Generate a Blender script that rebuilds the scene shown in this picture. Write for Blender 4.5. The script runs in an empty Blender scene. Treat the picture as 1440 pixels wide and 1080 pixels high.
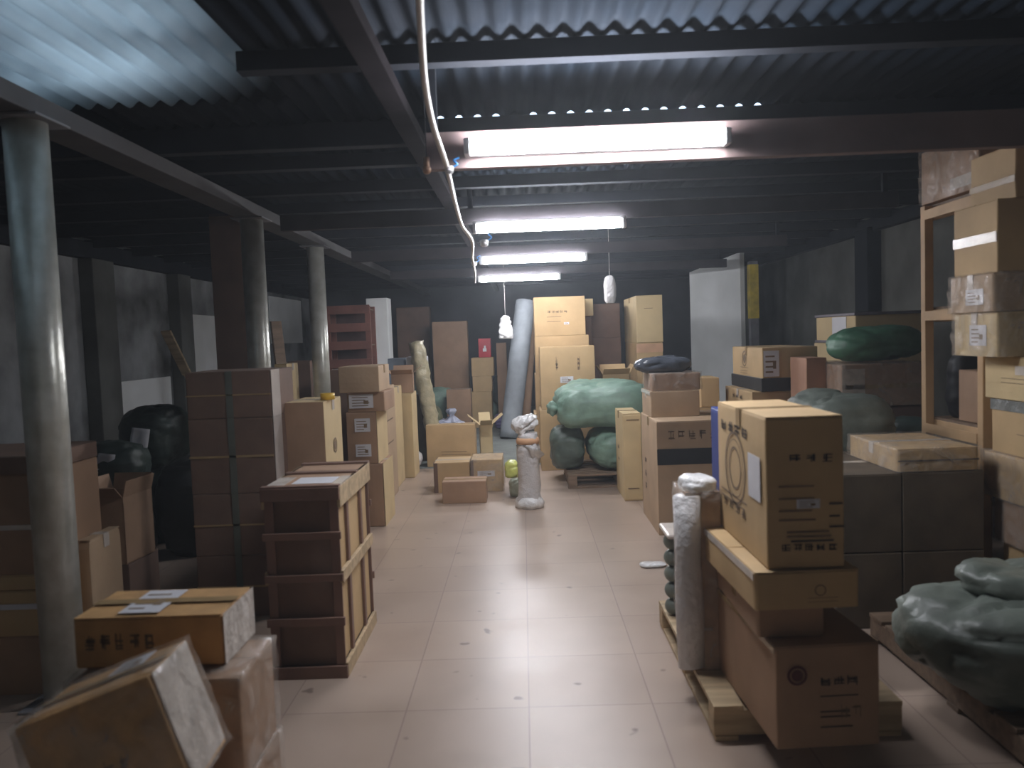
import bpy, bmesh, math, random
from mathutils import Vector, Matrix, Euler, noise
C = bpy.context.scene.collection
SC = bpy.context.scene
# ------------------------------------------------------------------ camera
FPX = 1100.0; CX, CY = 720.0, 540.0; CAMH = 1.6
VPX, VPY, ROLL = 735.0, 474.0, 0.036
yc = Vector(((VPX-CX), (CY-VPY), -FPX)).normalized()          # world +Y seen from the camera
zc = Vector((-math.sin(ROLL), math.cos(ROLL), 0)); zc = (zc - yc*zc.dot(yc)).normalized()
xc = yc.cross(zc)
ROT = Matrix((xc, yc, zc))                                      # camera -> world
camd = bpy.data.cameras.new('camera'); cam = bpy.data.objects.new('camera', camd); C.objects.link(cam)
camd.sensor_width = 36; camd.lens = 36*FPX/1440; camd.clip_start = 0.05; camd.clip_end = 200
cam.matrix_world = Matrix.Translation((0, 0, CAMH)) @ ROT.to_4x4()
SC.camera = cam
camd.dof.use_dof = True; camd.dof.focus_distance = 11.0; camd.dof.aperture_fstop = 2.7
# ------------------------------------------------------------------ world: dull daylight outside the shed
w = bpy.data.worlds.new('world'); SC.world = w; w.use_nodes = True
w.node_tree.nodes['Background'].inputs[0].default_value = (0.62, 0.78, 1.0, 1)
w.node_tree.nodes['Background'].inputs[1].default_value = 4.0
SC.view_settings.view_transform = 'Standard'; SC.view_settings.look = 'None'
SC.view_settings.exposure = 0.0; SC.view_settings.gamma = 1; SC.view_settings.use_curve_mapping = False
SC.cycles.use_denoising = True
SC.cycles.max_bounces = 8; SC.cycles.diffuse_bounces = 5; SC.cycles.transparent_max_bounces = 12
SC.cycles.sample_clamp_indirect = 4
TUBE = 135.0                                                     # tube emission strength

def P(px, py, D):                                               # point of the place seen at a pixel, D metres down the hall
    d = ROT @ Vector(((px-CX), (CY-py), -FPX))
    return Vector((0, 0, CAMH)) + d*(D/d.y)

# ------------------------------------------------------------------ materials
MATS = {}
def mat(name, col, rough=0.7, var=0.15, scale=6.0, bump=0.0, bscale=40.0, metal=0.0, spec=0.5, col2=None, stretch=(1,1,1), coat=0.0):
    if name in MATS: return MATS[name]
    m = bpy.data.materials.new(name); m.use_nodes = True; nt = m.node_tree; N = nt.nodes; L = nt.links
    b = N['Principled BSDF']; b.inputs['Roughness'].default_value = rough; b.inputs['Metallic'].default_value = metal
    b.inputs['Specular IOR Level'].default_value = spec; b.inputs['Coat Weight'].default_value = coat
    tc = N.new('ShaderNodeTexCoord'); mp = N.new('ShaderNodeMapping'); mp.inputs['Scale'].default_value = stretch
    L.new(tc.outputs['Object'], mp.inputs[0])
    n = N.new('ShaderNodeTexNoise'); n.inputs['Scale'].default_value = scale; n.inputs['Detail'].default_value = 5
    L.new(mp.outputs[0], n.inputs['Vector'])
    r = N.new('ShaderNodeValToRGB'); L.new(n.outputs[0], r.inputs[0])
    c2 = col2 if col2 else tuple(c*(1+var) for c in col)
    r.color_ramp.elements[0].position = 0.35; r.color_ramp.elements[1].position = 0.65
    c1 = col if col2 else tuple(c*(1-var) for c in col)
    r.color_ramp.elements[0].color = (*c1, 1); r.color_ramp.elements[1].color = (*c2, 1)
    L.new(r.outputs[0], b.inputs['Base Color'])
    if bump:
        n2 = N.new('ShaderNodeTexNoise'); n2.inputs['Scale'].default_value = bscale; n2.inputs['Detail'].default_value = 3
        L.new(mp.outputs[0], n2.inputs['Vector'])
        bp = N.new('ShaderNodeBump'); bp.inputs['Strength'].default_value = bump; bp.inputs['Distance'].default_value = 0.02
        L.new(n2.outputs[0], bp.inputs['Height']); L.new(bp.outputs[0], b.inputs['Normal'])
    MATS[name] = m; return m
tan = mat('cardboard_tan', (0.52, 0.36, 0.185), 0.75, 0.08, 4, 0.05, 30)
pale = mat('cardboard_pale', (0.60, 0.46, 0.25), 0.75, 0.07, 4, 0.05, 30)
kraft = mat('cardboard_brown', (0.36, 0.225, 0.14), 0.75, 0.10, 4, 0.05, 30)
pink = mat('cardboard_pinkish', (0.47, 0.335, 0.215), 0.75, 0.08, 4, 0.05, 30)
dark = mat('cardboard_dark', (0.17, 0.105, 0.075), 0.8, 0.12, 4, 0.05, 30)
orange = mat('cardboard_orange', (0.52, 0.30, 0.12), 0.7, 0.18, 7, 0.1, 30)
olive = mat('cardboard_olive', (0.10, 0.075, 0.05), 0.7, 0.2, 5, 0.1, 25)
BOXM = dict(tan=tan, pale=pale, kraft=kraft, pink=pink, dark=dark, orange=orange, olive=olive)
tape_m = mat('packing_tape', (0.36, 0.25, 0.13), 0.25, 0.1, 10, 0.05, 60)
tape_d = mat('green_grey_tape', (0.11, 0.12, 0.10), 0.35, 0.1, 10)
tape_w = mat('clear_tape', (0.62, 0.56, 0.5), 0.18, 0.1, 10, 0.1, 60)
paper = mat('paper_label', (0.66, 0.66, 0.70), 0.5, 0.04)
ink = mat('print_ink', (0.055, 0.04, 0.035), 0.7, 0.2)
inkb = mat('print_ink_faded', (0.20, 0.135, 0.08), 0.7, 0.2)
inkr = mat('print_ink_red', (0.10, 0.03, 0.03), 0.7, 0.2)
black = mat('black_card', (0.016, 0.018, 0.022), 0.5, 0.2)
lav = mat('grey_plastic_lid', (0.16, 0.14, 0.17), 0.4, 0.15)
wood = mat('raw_wood', (0.47, 0.35, 0.21), 0.7, 0.2, 3, 0.15, 20, stretch=(1, 8, 8))
woodd = mat('old_wood', (0.22, 0.15, 0.10), 0.75, 0.2, 3, 0.15, 20, stretch=(1, 8, 8))
woodr = mat('red_wood', (0.24, 0.10, 0.075), 0.7, 0.2, 3, 0.15, 20)
woods = mat('sooty_timber', (.05, .045, .05), .8, .2, 3, spec=.2)
woodp = mat('pinkish_timber', (0.22, 0.16, 0.155), 0.7, 0.15, 3, 0.1, 20)
woodo = mat('rack_timber', (0.52, 0.34, 0.18), 0.65, 0.15, 3, 0.1, 20)
steel = mat('galvanised_steel', (0.46, 0.46, 0.40), 0.32, 0.3, 9, 0.1, 25, metal=0.3, col2=(0.62, 0.62, 0.57))
steeld = mat('dull_painted_steel', (0.20, 0.20, 0.215), 0.55, 0.2, 5, 0.1, 20)
roofm = mat('sooty_roof_sheet', (0.014, 0.021, 0.031), 0.95, 0.3, 1.3, 0.0, 8, spec=0.03, col2=(0.026, 0.030, 0.037))
purl = mat('sooty_purlin', (0.018, 0.021, 0.028), 0.8, 0.2, 3, spec=0.2)
conc = mat('grey_concrete', (0.24, 0.26, 0.245), 0.8, 0.2, 2.5, 0.2, 12)
wallL = mat('stained_plaster', (0.075, 0.075, 0.072), 0.9, 0.3, 1.2, 0.3, 6, col2=(0.42, 0.44, 0.45))
wallR = mat('grey_render', (0.085, 0.087, 0.080), 0.9, 0.3, 1.5, 0.3, 6, col2=(0.16, 0.165, 0.155))
wallB = mat('dark_back_wall', (0.045, 0.048, 0.055), 0.9, 0.3, 1.5, 0.2, 6)
white = mat('whitewash', (0.93, 0.95, 0.95), 0.8, 0.1, 1.5, 0.1, 8, col2=(0.80, 0.82, 0.81))
whitep = mat('white_plastic', (0.75, 0.76, 0.78), 0.35, 0.05)
green = mat('green_woven', (0.19, 0.30, 0.235), 0.5, 0.15, 8, 0.35, 14)
greend = mat('dark_green_woven', (0.035, 0.055, 0.048), 0.5, 0.2, 8, 0.35, 14)
greenb = mat('bright_green_woven', (0.07, 0.20, 0.12), 0.5, 0.2, 8, 0.35, 14)
greeng = mat('grey_green_woven', (0.16, 0.185, 0.16), 0.42, 0.2, 8, 0.45, 12)
navy = mat('dark_plastic_bag', (0.07, 0.08, 0.10), 0.25, 0.2, 8, 0.5, 16)
greyroll = mat('grey_roll_cloth', (0.30, 0.33, 0.36), 0.7, 0.1, 8)
blue = mat('blue_card', (0.02, 0.045, 0.22), 0.5, 0.1)
teal = mat('pale_blue_foam', (0.42, 0.56, 0.60), 0.6, 0.1)
red = mat('red_plastic', (0.50, 0.02, 0.035), 0.4, 0.1)
yellow = mat('yellow_plastic', (0.80, 0.50, 0.05), 0.4, 0.1)
lime = mat('lime_plastic_bag', (0.62, 0.66, 0.18), 0.35, 0.15, 10, 0.5, 18)
bubble = mat('white_bubble_wrap', (0.74, 0.74, 0.74), 0.22, 0.08, 14, 0.6, 30)
greywrap = mat('grey_bubble_wrap', (0.56, 0.55, 0.55), 0.25, 0.15, 10, 0.6, 26, col2=(0.62, 0.60, 0.60))
khaki = mat('khaki_wrap', (0.42, 0.37, 0.24), 0.4, 0.2, 10, 0.5, 20)
cablem = mat('cable_sheath', (0.60, 0.56, 0.52), 0.4, 0.1)
cyan = mat('blue_wire', (0.05, 0.30, 0.75), 0.4, 0.1)
yellowp = mat('yellow_paint', (0.55, 0.42, 0.04), 0.6, 0.3, 6)

def film_mat():
    m = bpy.data.materials.new('clear_stretch_film'); m.use_nodes = True; nt = m.node_tree; N = nt.nodes; L = nt.links
    b = N['Principled BSDF']; b.inputs['Base Color'].default_value = (0.62, 0.56, 0.5, 1); b.inputs['Roughness'].default_value = 0.16
    tc = N.new('ShaderNodeTexCoord'); n = N.new('ShaderNodeTexNoise'); n.inputs['Scale'].default_value = 9; n.inputs['Detail'].default_value = 4
    n.inputs['Distortion'].default_value = 1.2
    L.new(tc.outputs['Object'], n.inputs['Vector'])
    bp = N.new('ShaderNodeBump'); bp.inputs['Strength'].default_value = 0.9; bp.inputs['Distance'].default_value = 0.03
    L.new(n.outputs[0], bp.inputs['Height']); L.new(bp.outputs[0], b.inputs['Normal'])
    r = N.new('ShaderNodeMapRange'); r.inputs[1].default_value = 0.35; r.inputs[2].default_value = 0.7
    r.inputs[3].default_value = 0.08; r.inputs[4].default_value = 0.42
    L.new(n.outputs[0], r.inputs[0]); L.new(r.outputs[0], b.inputs['Alpha'])
    return m
film = film_mat()

def floor_mat():
    m = bpy.data.materials.new('terracotta_tiles'); m.use_nodes = True; nt = m.node_tree; N = nt.nodes; L = nt.links
    b = N['Principled BSDF']
    tc = N.new('ShaderNodeTexCoord'); mp = N.new('ShaderNodeMapping'); mp.inputs['Location'].default_value = (0.03, -0.10, 0)
    L.new(tc.outputs['Object'], mp.inputs[0])
    br = N.new('ShaderNodeTexBrick'); br.offset = 0; br.inputs['Scale'].default_value = 1.0
    br.inputs['Brick Width'].default_value = 0.533; br.inputs['Row Height'].default_value = 0.533
    br.inputs['Mortar Size'].default_value = 0.0035; br.inputs['Mortar Smooth'].default_value = 0.3
    br.inputs['Color1'].default_value = (0.46, 0.36, 0.29, 1); br.inputs['Color2'].default_value = (0.42, 0.325, 0.262, 1)
    br.inputs['Mortar'].default_value = (0.31, 0.225, 0.19, 1)
    L.new(mp.outputs[0], br.inputs['Vector'])
    n = N.new('ShaderNodeTexNoise'); n.inputs['Scale'].default_value = 2.2; n.inputs['Detail'].default_value = 8; L.new(tc.outputs['Object'], n.inputs['Vector'])
    mx = N.new('ShaderNodeMixRGB'); mx.blend_type = 'MULTIPLY'; mx.inputs[0].default_value = 0.5
    rr = N.new('ShaderNodeValToRGB'); rr.color_ramp.elements[0].position = 0.3; rr.color_ramp.elements[0].color = (0.70, 0.68, 0.66, 1)
    rr.color_ramp.elements[1].position = 0.6; rr.color_ramp.elements[1].color = (1, 1, 1, 1)
    L.new(n.outputs[0], rr.inputs[0]); L.new(br.outputs[0], mx.inputs[1]); L.new(rr.outputs[0], mx.inputs[2])
    n3 = N.new('ShaderNodeTexNoise'); n3.inputs['Scale'].default_value = 7; n3.inputs['Detail'].default_value = 2; L.new(tc.outputs['Object'], n3.inputs['Vector'])
    r3 = N.new('ShaderNodeValToRGB'); r3.color_ramp.elements[0].position = 0.26; r3.color_ramp.elements[0].color = (0.35, 0.32, 0.32, 1)
    r3.color_ramp.elements[1].position = 0.31; r3.color_ramp.elements[1].color = (1, 1, 1, 1)
    L.new(n3.outputs[0], r3.inputs[0])
    m2 = N.new('ShaderNodeMixRGB'); m2.blend_type = 'MULTIPLY'; m2.inputs[0].default_value = 0.8
    L.new(mx.outputs[0], m2.inputs[1]); L.new(r3.outputs[0], m2.inputs[2]); L.new(m2.outputs[0], b.inputs['Base Color'])
    r2 = N.new('ShaderNodeMapRange'); r2.inputs[3].default_value = 0.25; r2.inputs[4].default_value = 0.42; L.new(n.outputs[0], r2.inputs[0])
    L.new(r2.outputs[0], b.inputs['Roughness'])
    return m

def emit_mat(name, col, s):
    m = bpy.data.materials.new(name); m.use_nodes = True; b = m.node_tree.nodes['Principled BSDF']
    b.inputs['Base Color'].default_value = (0.8, 0.8, 0.8, 1); b.inputs['Emission Color'].default_value = (*col, 1); b.inputs['Emission Strength'].default_value = s
    return m
tube_m = emit_mat('lit_tube', (0.93, 0.94, 1.0), TUBE)

tube_w = emit_mat('fill_tube', (0.93, 0.95, 1.0), TUBE*0.75)  # for the unseen lamp added as front fill
def trans_mat():
    m = bpy.data.materials.new('flare_patch_sheet'); m.use_nodes = True; N = m.node_tree.nodes; L = m.node_tree.links
    N.remove(N['Principled BSDF']); out = [n for n in N if n.type == 'OUTPUT_MATERIAL'][0]
    t = N.new('ShaderNodeBsdfTranslucent'); t.inputs[0].default_value = (0.4,0.42,0.42,1)
    d = N.new('ShaderNodeBsdfDiffuse'); d.inputs[0].default_value = (0.22, 0.23, 0.24, 1)
    a = N.new('ShaderNodeAddShader'); L.new(t.outputs[0], a.inputs[0]); L.new(d.outputs[0], a.inputs[1]); L.new(a.outputs[0], out.inputs[0])
    tc = N.new('ShaderNodeTexCoord'); n = N.new('ShaderNodeTexNoise'); n.inputs['Scale'].default_value = 1.4; n.inputs['Detail'].default_value = 3
    L.new(tc.outputs['Object'], n.inputs['Vector'])
    r = N.new('ShaderNodeValToRGB'); r.color_ramp.elements[0].position = 0.35; r.color_ramp.elements[0].color = (0.17, 0.19, 0.195, 1)
    r.color_ramp.elements[1].position = 0.65; r.color_ramp.elements[1].color = (0.34, 0.365, 0.365, 1)
    L.new(n.outputs[0], r.inputs[0])
    mp = N.new('ShaderNodeMapping'); mp.inputs['Location'].default_value = (1.45, -1.95, -1.9); mp.inputs['Scale'].default_value = (.66, .66, .66)   # painted flare glow, fading towards the edges
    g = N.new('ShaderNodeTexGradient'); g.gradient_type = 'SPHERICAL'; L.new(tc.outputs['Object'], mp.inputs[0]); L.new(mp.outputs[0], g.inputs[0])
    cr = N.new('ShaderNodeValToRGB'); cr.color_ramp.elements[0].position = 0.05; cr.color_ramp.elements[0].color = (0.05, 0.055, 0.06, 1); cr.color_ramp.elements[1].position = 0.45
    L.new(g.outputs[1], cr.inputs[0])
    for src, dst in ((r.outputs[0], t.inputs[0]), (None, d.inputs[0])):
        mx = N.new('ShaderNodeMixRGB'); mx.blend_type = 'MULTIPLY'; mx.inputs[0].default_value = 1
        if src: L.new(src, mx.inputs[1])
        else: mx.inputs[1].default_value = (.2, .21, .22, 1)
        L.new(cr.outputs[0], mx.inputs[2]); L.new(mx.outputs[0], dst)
    return m

# ------------------------------------------------------------------ mesh helpers
def build(name, bm, m, parent=None, smooth=False):
    me = bpy.data.meshes.new(name); bm.normal_update(); bm.to_mesh(me); bm.free()
    o = bpy.data.objects.new(name, me); C.objects.link(o)
    for mm in (m if isinstance(m, (list, tuple)) else [m]): me.materials.append(mm)
    if smooth:
        for p in me.polygons: p.use_smooth = True
    if parent: o.parent = parent
    return o
def tag(o, label, cat, group=None, kind=None):
    if label: o['label'] = label
    if cat: o['category'] = cat
    if group: o['group'] = group
    if kind: o['kind'] = kind
    return o
def empty(name, loc, rz=0):
    o = bpy.data.objects.new(name, None); C.objects.link(o); o.location = loc; o.rotation_euler = (0, 0, rz); return o
def abox(bm, x0, x1, y0, y1, z0, z1, bev=0.0, mi=0, M=None):
    r = bmesh.ops.create_cube(bm, size=1.0); vs = r['verts']
    for v in vs: v.co = Vector(((x0+x1)/2+v.co.x*(x1-x0), (y0+y1)/2+v.co.y*(y1-y0), (z0+z1)/2+v.co.z*(z1-z0)))
    fs = list({f for v in vs for f in v.link_faces})
    if bev > 0:
        es = list({e for v in vs for e in v.link_edges})
        rr = bmesh.ops.bevel(bm, geom=es, offset=bev, segments=2, profile=0.5, affect='EDGES')
        fs = list({f for f in rr['faces']} | {f for v in rr['verts'] for f in v.link_faces})
    vv = {v for f in fs for v in f.verts}
    for f in fs: f.material_index = mi
    if M is not None:
        for v in vv: v.co = M @ v.co
    return list(vv)
def tube_bm(bm, pts, rad, seg=10, cap=True):
    rings = []
    n = len(pts)
    for i, p in enumerate(pts):
        p = Vector(p); a = Vector(pts[max(i-1, 0)]); b = Vector(pts[min(i+1, n-1)])
        t = (b-a).normalized(); u = t.cross(Vector((0, 0, 1)))
        if u.length < 0.05: u = t.cross(Vector((1, 0, 0)))
        u.normalize(); v = t.cross(u); r = rad[i] if isinstance(rad, (list, tuple)) else rad
        rings.append([bm.verts.new(p + (u*math.cos(2*math.pi*k/seg)+v*math.sin(2*math.pi*k/seg))*r) for k in range(seg)])
    for i in range(n-1):
        for k in range(seg): bm.faces.new((rings[i][k], rings[i][(k+1) % seg], rings[i+1][(k+1) % seg], rings[i+1][k]))
    if cap:
        bm.faces.new(rings[0][::-1]); bm.faces.new(rings[-1])
    bmesh.ops.recalc_face_normals(bm, faces=bm.faces)

# faces of a box of size (w,d,h) whose origin is the middle of its bottom; returns placing of a decal (u right, v up)
def face_frame(f, w, d, h, off=0.0015):
    return {'front': (Vector((-w/2, -d/2-off, 0)), Vector((1, 0, 0)), Vector((0, 0, 1)), w, h),
            'left': (Vector((-w/2-off, d/2, 0)), Vector((0, -1, 0)), Vector((0, 0, 1)), d, h),
            'right': (Vector((w/2+off, -d/2, 0)), Vector((0, 1, 0)), Vector((0, 0, 1)), d, h),
            'top': (Vector((-w/2, -d/2, h+off)), Vector((1, 0, 0)), Vector((0, 1, 0)), w, d)}[f]
def quad(bm, fr, u0, v0, u1, v1, lift=0.0, th=0.001, n=1, wav=0.0):
    o, U, V, W, H = fr; Nn = U.cross(V)
    a = [o+U*(u*W)+V*(v*H)+Nn*lift for u, v in ((u0, v0), (u1, v0), (u1, v1), (u0, v1))]
    b = [p+Nn*th for p in a]
    va = [bm.verts.new(p) for p in a]; vb = [bm.verts.new(p) for p in b]
    bm.faces.new(vb); bm.faces.new(va[::-1])
    for i in range(4): bm.faces.new((va[i], va[(i+1) % 4], vb[(i+1) % 4], vb[i]))
def glyph(bm, fr, u, v, su, sv, rnd, lift=0.0):                 # an unreadable printed character made of strokes
    t = 0.10
    for _ in range(rnd.randint(3, 5)):
        y = rnd.random()*0.85; quad(bm, fr, u+su*rnd.uniform(0, .2), v+sv*y, u+su*rnd.uniform(.75, 1), v+sv*(y+t), lift, 0.0006)
    for _ in range(rnd.randint(2, 4)):
        x = rnd.random()*0.85; quad(bm, fr, u+su*x, v+sv*rnd.uniform(0, .3), u+su*(x+t), v+sv*rnd.uniform(.7, 1), lift, 0.0006)
def ring(bm, fr, cu, cv, r, t, lift=0.0, a0=0, a1=360, seg=40):
    o, U, V, W, H = fr; c = o+U*(cu*W)+V*(cv*H)+U.cross(V)*(lift+0.0006); pr = None
    for k in range(seg+1):
        a = math.radians(a0+(a1-a0)*k/seg); d = U*math.cos(a)+V*math.sin(a)
        cur = (bm.verts.new(c+d*r), bm.verts.new(c+d*(r-t)))
        if pr: bm.faces.new((pr[0], cur[0], cur[1], pr[1]))
        pr = cur

def box_body(w, d, h, seed, bulge=0.004, flaps=True, bev=0.004):
    rnd = random.Random(seed); bm = bmesh.new(); ht = h-0.004 if flaps else h
    bmesh.ops.create_cube(bm, size=2.0)
    bmesh.ops.bevel(bm, geom=list(bm.edges), offset=2*bev/min(w, d, h), segments=2, profile=0.5, affect='EDGES')
    bmesh.ops.subdivide_edges(bm, edges=[e for e in bm.edges if e.calc_length() > 0.8], cuts=4, use_grid_fill=True)
    off = Vector((seed*3.1, seed*1.7, 0))
    sag = rnd.uniform(0.0, 0.004)
    for v in bm.verts:
        x, y, z = v.co; px, py, pz = x*w/2, y*d/2, (z+1)*ht/2
        fx, fy, fz = (1-y*y)*(1-z*z), (1-x*x)*(1-z*z), (1-x*x)*(1-y*y)
        if abs(x) > .99: px += math.copysign(bulge*fx, x)
        if abs(y) > .99: py += math.copysign(bulge*fy, y)
        if z > .99: pz -= sag*fz
        nz = noise.noise_vector(Vector((px, py, pz))*6+off)*0.0015
        v.co = Vector((px+nz.x, py+nz.y, max(0, pz+nz.z*0.4)))
    if flaps:
        if w > d*0.0:
            g = 0.003
            abox(bm, -w/2+.002, w/2-.002, -d/2+.002, -g, ht-0.001, h-.0005, 0.001)
            abox(bm, -w/2+.002, w/2-.002, g, d/2-.002, ht-0.001, h, 0.001)
    bmesh.ops.recalc_face_normals(bm, faces=bm.faces)
    return bm
SEED = [10]
TREF = {}
def carton(label, x0, x1, y0, y1, z0, z1, m='tan', rz=0.0, parts=(), group='cardboard cartons stacked in the store', name='cardboard_carton', cat='carton', rot=None, flaps=True, bulge=0.004):
    SEED[0] += 1; sd = SEED[0]
    w, d, h = x1-x0, y1-y0, z1-z0
    mm = BOXM[m] if isinstance(m, str) else m
    o = build(name, box_body(w, d, h, sd, bulge, flaps), mm)
    o.location = ((x0+x1)/2, (y0+y1)/2, z0); o.rotation_euler = rot if rot else (0, 0, rz)
    tag(o, label, cat, group)
    add_parts(o, w, d, h, parts, sd)
    return o
def add_parts(o, w, d, h, parts, sd=1):
    rnd = random.Random(sd*7)
    for p in parts:
        k = p[0]
        if k == 'tape':                                         # tape over the slit of the top and down both ends
            tm = p[1] if len(p) > 1 else tape_m; bm = bmesh.new(); tw = 0.026
            abox(bm, -w/2-.001, w/2+.001, -tw, tw, h-.0005, h+.0012)
            dn = min(0.07, h*.5)
            abox(bm, w/2+.0025, w/2+.0055, -tw, tw, h-dn, h+.0012); abox(bm, -w/2-.0055, -w/2-.0025, -tw, tw, h-dn, h+.0012)
            build('packing_tape', bm, tm, o)
        elif k == 'strip':                                      # ('strip', face, u0,v0,u1,v1, material, name)
            bm = bmesh.new(); quad(bm, face_frame(p[1], w, d, h, 0.005), *p[2:6], th=0.0012); build(p[7] if len(p) > 7 else 'packing_tape', bm, p[6], o)
        elif k == 'label':                                      # paper label with lines of small print
            fr = face_frame(p[1], w, d, h, 0.005); bm = bmesh.new(); quad(bm, fr, *p[2:6]); lb = build('paper_label', bm, paper, o)
            lb['label'] = 'white paper label'
            bm = bmesh.new(); u0, v0, u1, v1 = p[2:6]
            for i in range(4):
                v = v0+(v1-v0)*(0.15+0.2*i); quad(bm, fr, u0+(u1-u0)*.12, v, u0+(u1-u0)*rnd.uniform(.5, .85), v+(v1-v0)*.06, 0.0012, 0.0004)
            quad(bm, fr, u0+(u1-u0)*.6, v0+(v1-v0)*.3, u0+(u1-u0)*.8, v0+(v1-v0)*.55, 0.0014, 0.0004)
            build('printed_text', bm, inkb, lb)
        elif k == 'glyphs':                                     # ('glyphs', face, u, v, su, sv, n, gap, ink)
            fr = face_frame(p[1], w, d, h, 0.005); bm = bmesh.new(); u, v, su, sv, n, gap = p[2:8]
            for i in range(n): glyph(bm, fr, u+i*(su+gap), v, su, sv, rnd)
            build('printed_text', bm, p[8] if len(p) > 8 else ink, o)
        elif k == 'lines':                                      # ('lines', face, u0, u1, [v...], ink)
            fr = face_frame(p[1], w, d, h, 0.005); bm = bmesh.new()
            for v in p[4]: quad(bm, fr, p[2], v, p[3]-rnd.random()*.1, v+.012, 0, .0006)
            build('printed_lines', bm, p[5] if len(p) > 5 else inkb, o)
        elif k == 'ring':
            fr = face_frame(p[1], w, d, h, 0.005); bm = bmesh.new()
            for (r, t) in p[4]: ring(bm, fr, p[2], p[3], r, t)
            build('printed_emblem', bm, p[5], o)
        elif k == 'film':                                       # loose clear film round the carton
            bm = bmesh.new(); bmesh.ops.create_cube(bm, size=2.0)
            bmesh.ops.subdivide_edges(bm, edges=list(bm.edges), cuts=9, use_grid_fill=True)
            for v in bm.verts:
                x, y, z = v.co; q = Vector((x*(w/2+.006), y*(d/2+.006), (z+1)/2*(h+.006)+.001))
                nn = noise.noise(q*14+Vector((sd, 0, 0)))
                dirv = Vector((x if abs(x) > .99 else 0, y if abs(y) > .99 else 0, z if z > .99 else 0))
                dirv.z *= 0.25; v.co = q+dirv*(abs(nn)*0.012+0.002)
            bmesh.ops.delete(bm, geom=[f for f in bm.faces if f.normal.z < -0.9], context='FACES')
            build('plastic_film', bm, film, o, True)
        elif k == 'lid':                                        # ('lid', material, height) a shallow tray lid round the top
            bm = bmesh.new(); abox(bm, -w/2-.012, w/2+.012, -d/2-.012, d/2+.012, h-p[2], h+.006, .004); build('tray_lid', bm, p[1], o)
        elif k == 'rim':
            bm = bmesh.new(); abox(bm, -w/2-.012, w/2+.012, -d/2-.012, d/2+.012, 0.001, p[2], .004); build('tray_base', bm, p[1], o)

def F(label, px, D, dep, z0=None, z1=None, **k):                # carton from its front face: (left, right, top, bottom) and distance
    l, r, t, b = px; xa = P(l, (t+b)/2, D).x; xb = P(r, (t+b)/2, D).x
    if z1 is None: z1 = P((l+r)/2, t, D).z
    if z0 is None: z0 = P((l+r)/2, b, D).z
    carton(label, xa, xb, D, D+dep, z0, z1, **k)
    return z1

def open_carton(label, x0, x1, y0, y1, z0, z1, m='kraft', rz=0, ang=50, group=None, fl=0.14):
    w, d, h = x1-x0, y1-y0, z1-z0; bm = bmesh.new(); t = 0.006
    abox(bm, -w/2, w/2, -d/2, d/2, 0, t); abox(bm, -w/2, w/2, -d/2, -d/2+t, 0, h); abox(bm, -w/2, w/2, d/2-t, d/2, 0, h)
    abox(bm, -w/2, -w/2+t, -d/2, d/2, 0, h); abox(bm, w/2-t, w/2, -d/2, d/2, 0, h)
    o = build('open_carton', bm, BOXM[m]); o.location = ((x0+x1)/2, (y0+y1)/2, z0); o.rotation_euler = (0, 0, rz)
    tag(o, label, 'carton', group)
    a = math.radians(ang); e = .003
    for sx, sy in ((1, 0), (-1, 0), (0, 1), (0, -1)):
        b2 = bmesh.new(); L_ = (d if sx else w)/2
        abox(b2, -L_+.004, L_-.004, 0, fl, -t/2, t/2)
        M = Matrix.Translation((sx*(w/2-e), sy*(d/2-e), h)) @ Matrix.Rotation(math.atan2(sy, sx)-math.pi/2, 4, 'Z') @ Matrix.Rotation(a if not sy == -1 else a*0.6, 4, 'X')
        for v in b2.verts: v.co = M @ v.co
        build('flap', b2, BOXM[m], o)
    return o

def sack_bm(a, b, c, seed, e=0.62, wr=0.03, nu=56, nv=36):
    bm = bmesh.new(); rows = []
    sg = lambda x, p: math.copysign(abs(x)**p, x)
    off = Vector((seed*5.3, seed*2.1, seed))
    def pt(u, v):
        cu, su, cv, sv = math.cos(u), math.sin(u), math.cos(v), math.sin(v)
        q = Vector((a*sg(cv, e)*sg(cu, e), b*sg(cv, e)*sg(su, e), c*sg(sv, 0.8)))
        n = Vector((q.x/a, q.y/b, q.z/c)).normalized()
        s = noise.noise(q*2.2+off)*wr*1.5
        qq = q+noise.noise_vector(q*3+off)*.06; rdg = max(0, 1-abs(noise.noise(Vector((qq.x*4, qq.y*4, qq.z*11))+off))*3)**2*wr*0.8
        f = noise.noise(q*22+off)*wr*0.25
        q += n*(s-rdg*0.7+f)
        q.z = max(q.z, -c*0.86)
        return q
    for j in range(nv+1):
        v = -math.pi/2+math.pi*j/nv
        if j in (0, nv): rows.append([bm.verts.new(pt(0, v))])
        else: rows.append([bm.verts.new(pt(2*math.pi*i/nu, v)) for i in range(nu)])
    for j in range(nv):
        for i in range(nu):
            if j == 0: bm.faces.new((rows[0][0], rows[1][(i+1) % nu], rows[1][i]))
            elif j == nv-1: bm.faces.new((rows[j][i], rows[j][(i+1) % nu], rows[nv][0]))
            else: bm.faces.new((rows[j][i], rows[j][(i+1) % nu], rows[j+1][(i+1) % nu], rows[j+1][i]))
    bmesh.ops.recalc_face_normals(bm, faces=bm.faces)
    return bm
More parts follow.
